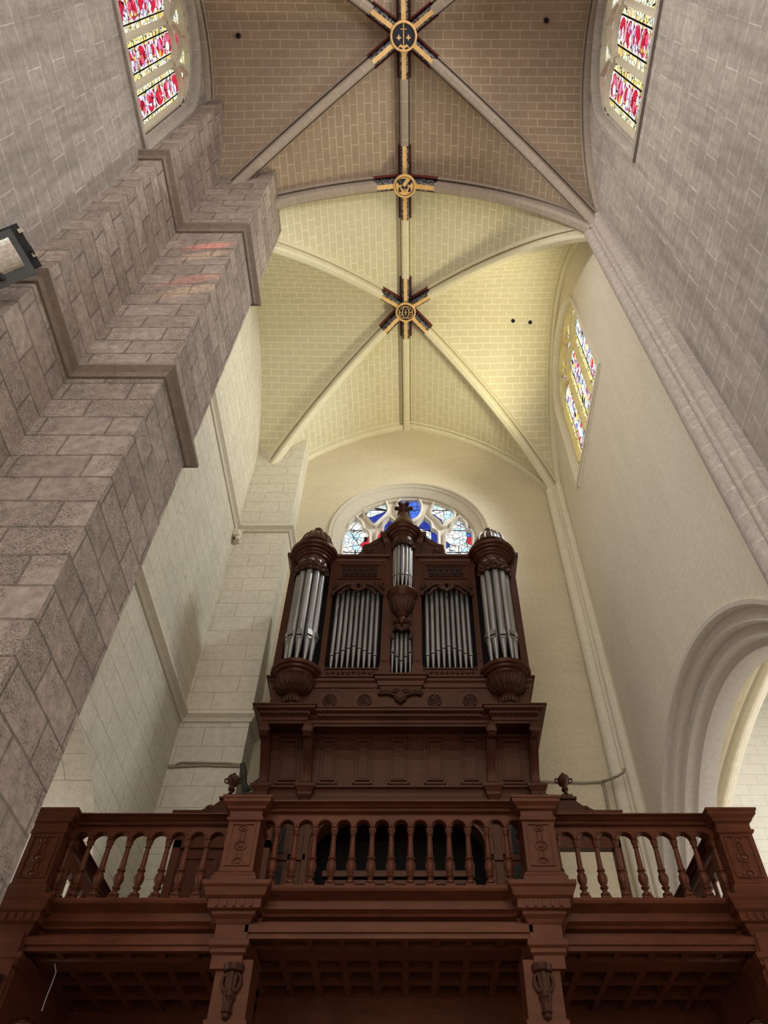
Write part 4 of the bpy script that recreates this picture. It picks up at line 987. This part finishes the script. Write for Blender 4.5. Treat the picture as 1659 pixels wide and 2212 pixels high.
for s in (-1, 1):
    post(XO+s*1.395, 6.9, .15); post(XO+s*3.345, 7.14, .16)
    # consoles and columns carrying the gallery
    def console(x, y, k, s=s):
        def f(m):
            mould_box(m, x-.13*k, x+.13*k, 7.4, y+.16, [(.0,4.02),(.0,4.12),(.02,4.14),(.02,4.17),(.04,4.19),(.04,4.235),(.01,4.25),(.01,4.36),(.02,4.375),(.03,4.40),(.06,4.43),(.06,4.455),(.10,4.465),(.10,4.54),(.13,4.56),(.15,4.62),(.17,4.64),(.17,4.675)])
            for q in range(-2, 3): m.box(x+q*.075*k-.012, x+q*.075*k+.012, y+.045, y+.07, 4.475, 4.53)
            mould_box(m, x-.2*k, x+.2*k, 7.4, y+.28, [(-.04,4.18),(.0,4.22),(-.03,4.26),(-.03,4.36),(.02,4.42),(.05,4.5),(.05,4.54),(.09,4.60),(.1,4.66)])
        return gp('console', f)
    console(XO+s*1.35, 6.66, 1.0); console(XO+s*3.36, 6.92, 1.0)
    for cxx, yy, nm in ((XO+s*1.28, 6.98, 'c'), (XO+s*3.36, 7.2, 'e')):
        def col(m):
            m.box(cxx-.15, cxx+.15, yy-.13, yy+.2, 0, 4.1); m.box(cxx-.17, cxx+.17, yy-.15, yy+.22, 0, .5)
            for z0, z1 in ((2.2, 3.5), (.6, 2.1)): frame(m, cxx-.11, cxx+.11, z0, z1, yy-.13, .02, .014)
            m.box(cxx-.17, cxx+.17, yy-.15, yy+.2, 3.62, 3.66)
        c = gp('column', col)
        def orn(m):
            y0_ = yy-.16
            m.lathe([(.02,3.58),(.045,3.6),(.04,3.63),(.06,3.645),(.06,3.66),(.05,3.68),(.055,3.74),(.075,3.77),(.07,3.8),(.06,3.82)], cxx, y0_, 12)
            m.box(cxx-.022, cxx+.022, y0_-.06, y0_+.05, 3.8, 3.98); m.prism([(cxx-.07, 3.98), (cxx+.07, 3.98), (cxx+.05, 3.8), (cxx-.05, 3.8)], 'y', y0_-.03, y0_+.06)
            for q in (-1, 1): m.tube([(cxx+q*a, y0_, z) for a, z in ((.06,3.98),(.1,3.94),(.105,3.89),(.08,3.84),(.05,3.82))], .022, 6)
            m.lathe([(.07,3.98),(.11,3.99),(.12,4.02),(.12,4.05)], cxx, y0_+.02, 16)
        def orn2(m):
            orn(m)
            for v in m.v: v.x = cxx + (v.x-cxx)*.72; v.y = yy-.13 + (v.y-yy+.13)*.8; v.z = 4.05 + (v.z-4.05)*.85
        gp('carved_pendant', orn2, M['woodc'], c, smooth=True)
# coffered soffits
def coffer(x0, x1, y0, y1, nx, ny):
    def f(m):
        m.box(x0, x1, y0, y1, 4.36, 4.40)
        for i in range(nx+1): x = x0 + (x1-x0)*i/nx; m.box(x-.03, x+.03, y0, y1, 4.255, 4.37); m.box(x-.05, x+.05, y0, y1, 4.30, 4.365)
        for j in range(ny+1): y = y0 + (y1-y0)*j/ny; m.box(x0, x1, y-.03, y+.03, 4.256, 4.37); m.box(x0, x1, y-.05, y+.05, 4.301, 4.366)
    c = gp('coffered_soffit', f)
    def pn(m):
        for i in range(nx):
            for j in range(ny):
                a, b = x0 + (x1-x0)*(i+.5)/nx, y0 + (y1-y0)*(j+.5)/ny; hx, hy = (x1-x0)/nx/2-.09, (y1-y0)/ny/2-.09
                m.loft([[(a-hx, b-hy, 4.362), (a+hx, b-hy, 4.362), (a+hx, b+hy, 4.362), (a-hx, b+hy, 4.362)], [(a-hx+.02, b-hy+.02, 4.345), (a+hx-.02, b-hy+.02, 4.345), (a+hx-.02, b+hy-.02, 4.345), (a-hx+.02, b+hy-.02, 4.345)]])
    gp('raised_fields', pn, parent=c)
coffer(XO-1.24, XO+1.24, 6.86, 8.2, 9, 4); coffer(XO-3.22, XO-1.42, 7.12, 8.6, 6, 4); coffer(XO+1.42, XO+3.22, 7.12, 8.6, 6, 4)
def screen(x0, x1, y):
    def f(m):
        m.box(x0, x1, y, y+.1, 0, 4.44)
        n = max(2, round((x1-x0)/.36)); w_ = (x1-x0)/n
        for i in range(n):
            for z0, z1 in ((3.0, 4.0), (1.6, 2.85), (.3, 1.45)): frame(m, x0+w_*i+.05, x0+w_*(i+1)-.05, z0, z1, y, .03, .02); m.box(x0+w_*i+.12, x0+w_*(i+1)-.12, y-.015, y+.01, z0+.08, z1-.08)
    gp('panelled_screen', f)
screen(XO-1.3, XO+1.3, 8.2); screen(XO-3.45, XO-1.3, 8.6); screen(XO+1.3, XO+3.45, 8.6)
# side arches between the end columns and the wall screen, with panelled soffit
for s in (-1, 1):
    xa, xb = sorted((XO+s*3.24, XO+s*3.55)); yc, r, zs = 7.85, .62, 3.25
    def br(m):
        pts = [(7.2, 4.4), (7.2, zs)] + [(yc - r*math.cos(PI*k/24), zs + r*1.15*math.sin(PI*k/24)) for k in range(25)] + [(8.6, zs), (8.6, 4.4)]
        q = [(7.2, 4.4)] + [(7.2, zs)]
        for k in range(24):
            a0_, a1_ = PI*k/24, PI*(k+1)/24
            p = [(yc - r*math.cos(a0_), zs + r*1.15*math.sin(a0_)), (yc - r*math.cos(a1_), zs + r*1.15*math.sin(a1_))]
            m.prism([p[0], p[1], (p[1][0], 4.42), (p[0][0], 4.42)], 'x', xa, xb)
        m.box(xa, xb, 7.05, yc-r, 0, 4.42); m.box(xa, xb, yc+r, 8.65, 0, 4.42)
    b = gp('side_arch', br)
    def sf(m):
        for k in range(10):
            a = PI*(k+.5)/10
            def Q(t, x, d): return (x, yc - (r-d)*math.cos(t), zs + (r*1.15-d)*math.sin(t))
            for ta, tb, x0_, x1_ in ((a-.14, a-.09, xa+.04, xb-.04), (a+.09, a+.14, xa+.04, xb-.04), (a-.14, a+.14, xa+.03, xa+.07), (a-.14, a+.14, xb-.07, xb-.03), (a-.06, a+.06, xa+.1, xb-.1)):
                m.loft([[Q(ta, x0_, 0), Q(tb, x0_, 0), Q(tb, x1_, 0), Q(ta, x1_, 0)], [Q(ta, x0_, .02), Q(tb, x0_, .02), Q(tb, x1_, .02), Q(ta, x1_, .02)]])
    gp('soffit_panels', sf, parent=b)
# returns of the parapet at both ends
for s in (-1, 1):
    x = XO + s*3.35
    def ret(m): m.prism([(x+o, z) for o, z in RAIL] + [(x-o*.8, z) for o, z in reversed(RAIL)], 'y', 7.1, 9.2); m.box(x-.04, x+.04, 7.1, 9.2, 5.22, 5.36); m.box(x-.06, x+.06, 7.05, 9.2, 4.6, 4.68)
    gp('return_rail', ret)
    for k in range(10): baluster(x, 7.3 + .193*k)
# organ loft case seen between the balusters
def loft_case(m):
    y = 9.9
    z0 = 4.6; sp = 6.58; r = 1.19; top = 7.245; n = 32
    us = sorted({XO-2.06, XO+2.06} | {XO - r*math.cos(PI*k/n) for k in range(n+1)})
    for yy in (y, y+.12):
        for a, b in zip(us, us[1:]):
            def zb(u, mid=(a+b)/2): return sp + .55*max(0, 1-abs((u-XO)/r)**2.6)**(1/2.6) if abs(mid-XO) < r else z0
            m.poly([(a, yy, zb(a)), (b, yy, zb(b)), (b, yy, top), (a, yy, top)])
    arc = [(XO - r, z0)] + [(XO - r*math.cos(PI*k/n), sp + .55*max(0, 1-abs(math.cos(PI*k/n))**2.6)**(1/2.6)) for k in range(n+1)] + [(XO + r, z0)]
    m.loft([[(p[0], y, p[1]) for p in arc], [(p[0], y+.3, p[1]) for p in arc]], ring_closed=False, caps=False)
    for d, t in ((.05, .03), (.1, .02)): m.tube([(XO + (p[0]-XO)*(1+d/r), y, p[1] + (d if p[1] > sp else 0)) for p in arc], t, 6)
    for s in (-1, 1):
        for xx in (1.25, 1.45, 2.0): m.box(XO+s*xx-.035, XO+s*xx+.035, y-.03, y+.02, z0, top)
        m.box(*sorted((XO+s*1.25, XO+s*2.04)), y-.03, y+.02, 6.42, 6.5)
    for s in (-1, 1): m.box(*sorted((XO+s*2.06, XO+s*2.0)), y, 11.3, z0, top)
wpart('loft_case', loft_case, M['wood'])
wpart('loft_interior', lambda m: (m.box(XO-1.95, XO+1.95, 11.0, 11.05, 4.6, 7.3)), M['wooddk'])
def desk(m):
    m.box(XO-.95, XO+.95, 10.15, 10.3, 4.6, 6.22); m.box(XO-.97, XO+.97, 10.08, 10.35, 6.2, 6.25); m.box(XO-1.05, XO+1.05, 10.3, 10.4, 6.4, 6.48)
    for k in range(6): frame(m, XO-.93+.31*k, XO-.93+.31*k+.29, 5.4, 6.15, 10.15, .03, .015)
wpart('console_desk', desk)
for s in (-1, 1):
    def grille(m):
        c = XO + s*1.73
        for z, r in ((6.72, .14), (6.1, .17), (5.7, .17)):
            m.tube([(c+r*.8*math.cos(2*PI*k/20), 9.87, z+r*math.sin(2*PI*k/20)) for k in range(20)], .014, 5, closed=True)
            for q in (-1, 1): scroll(m, c+q*r*.4, 9.87, z, r*.4, 1.4, q, 0, .012); scroll(m, c, 9.87, z+q*r*.5, r*.35, 1.3, -q, 0, .012)
    g0 = wpart('carved_grille', grille, M['woodc'], smooth=True)
    wpart('opening', lambda m: (m.box(XO+s*1.73-.17, XO+s*1.73+.17, 9.88, 9.895, 6.52, 6.9), m.box(XO+s*1.73-.19, XO+s*1.73+.19, 9.88, 9.895, 5.45, 6.35)), M['wooddk'], g0)
# doorcases with broken pediment and urn, at the back corners of the gallery
def doorcase(s, label):
    xc = XO + s*2.25; y = 9.3
    root = empty('door_case', (xc, y, 4.6), label, 'doorcase')
    dp = lambda name, f, mat=None, parent=root, **k: wpart(name, f, mat or M['wood'], parent, **k)
    x0, x1 = xc - .62, xc + .62
    xo = x1 if s > 0 else x0; xi = x0 if s > 0 else x1
    dp('jamb', lambda m: (m.box(x0, x0+.1, y, y+.12, 4.6, 6.4)))
    dp('jamb', lambda m: (m.box(x1-.1, x1, y, y+.12, 4.6, 6.4)))
    dp('lintel', lambda m: (m.box(x0, x1, y, y+.12, 6.3, 6.62), mould_box(m, x0+.02, x1-.02, y+.15, y, [(0,6.55),(.02,6.6),(.04,6.66),(.1,6.7),(.11,6.75),(.06,6.76)])))
    if s < 0:
        def leaf(m):
            m.box(x0+.1, x1-.1, y+.04, y+.09, 4.6, 6.3)
            for a in (x0+.16, xc+.03): frame(m, a, a+.44, 5.5, 6.2, y+.04, .035, .02); frame(m, a, a+.44, 4.75, 5.4, y+.04, .035, .02)
        dp('door_leaf', leaf)
    px_ = xc + s*.03
    def ped(m):
        for q in (-1, 1):
            scroll(m, px_+q*.26, y+.02, 6.83, .07, 1.5, q, PI, .03, tail=[(px_+q*.1, y+.02, 6.98), (px_+q*.18, y+.02, 6.9)])
            m.prism([(px_, 7.0), (px_+q*.12, 6.98), (px_+q*.22, 6.88), (px_+q*.42, 6.78), (px_+q*.46, 6.75), (px_, 6.75)], 'y', y-.02, y+.1)
        m.box(px_-.14, px_+.14, y-.05, y+.14, 7.0, 7.04); m.box(px_-.09, px_+.09, y-.03, y+.12, 7.04, 7.1)
        scroll(m, px_-s*.42, y+.03, 7.02, .16, 1.7, s, -PI/2, .045)
        for v in m.v: v.z = 6.77 + (v.z - 6.75)*.72; v.x = px_ + (v.x - px_)*.85
    dp('carved_pediment', ped, M['woodc'], smooth=True)
    def urn(m):
        m.lathe([(.06,7.1),(.03,7.13),(.03,7.16),(.065,7.19),(.07,7.22),(.035,7.25),(.05,7.28),(.11,7.34),(.125,7.40),(.12,7.42),(.09,7.43),(.1,7.45),(.05,7.48),(.025,7.5),(.03,7.53),(.0,7.56)], px_, y+.04, 16)
        for q in (-1, 1): m.tube([(px_+q*a, y+.04, z) for a, z in ((.11,7.33),(.17,7.36),(.18,7.41),(.14,7.43),(.12,7.4))], .015, 6)
    def urn2(m):
        urn(m)
        for v in m.v: v.z = 7.05 + (v.z - 7.1)*.74; v.x = px_ + (v.x - px_)*.66
    dp('urn', urn2, M['woodc'], smooth=True)
doorcase(1, 'open dark oak doorcase with urn finial right of the organ'); doorcase(-1, 'dark oak doorcase with closed panelled leaf and urn left of the organ')
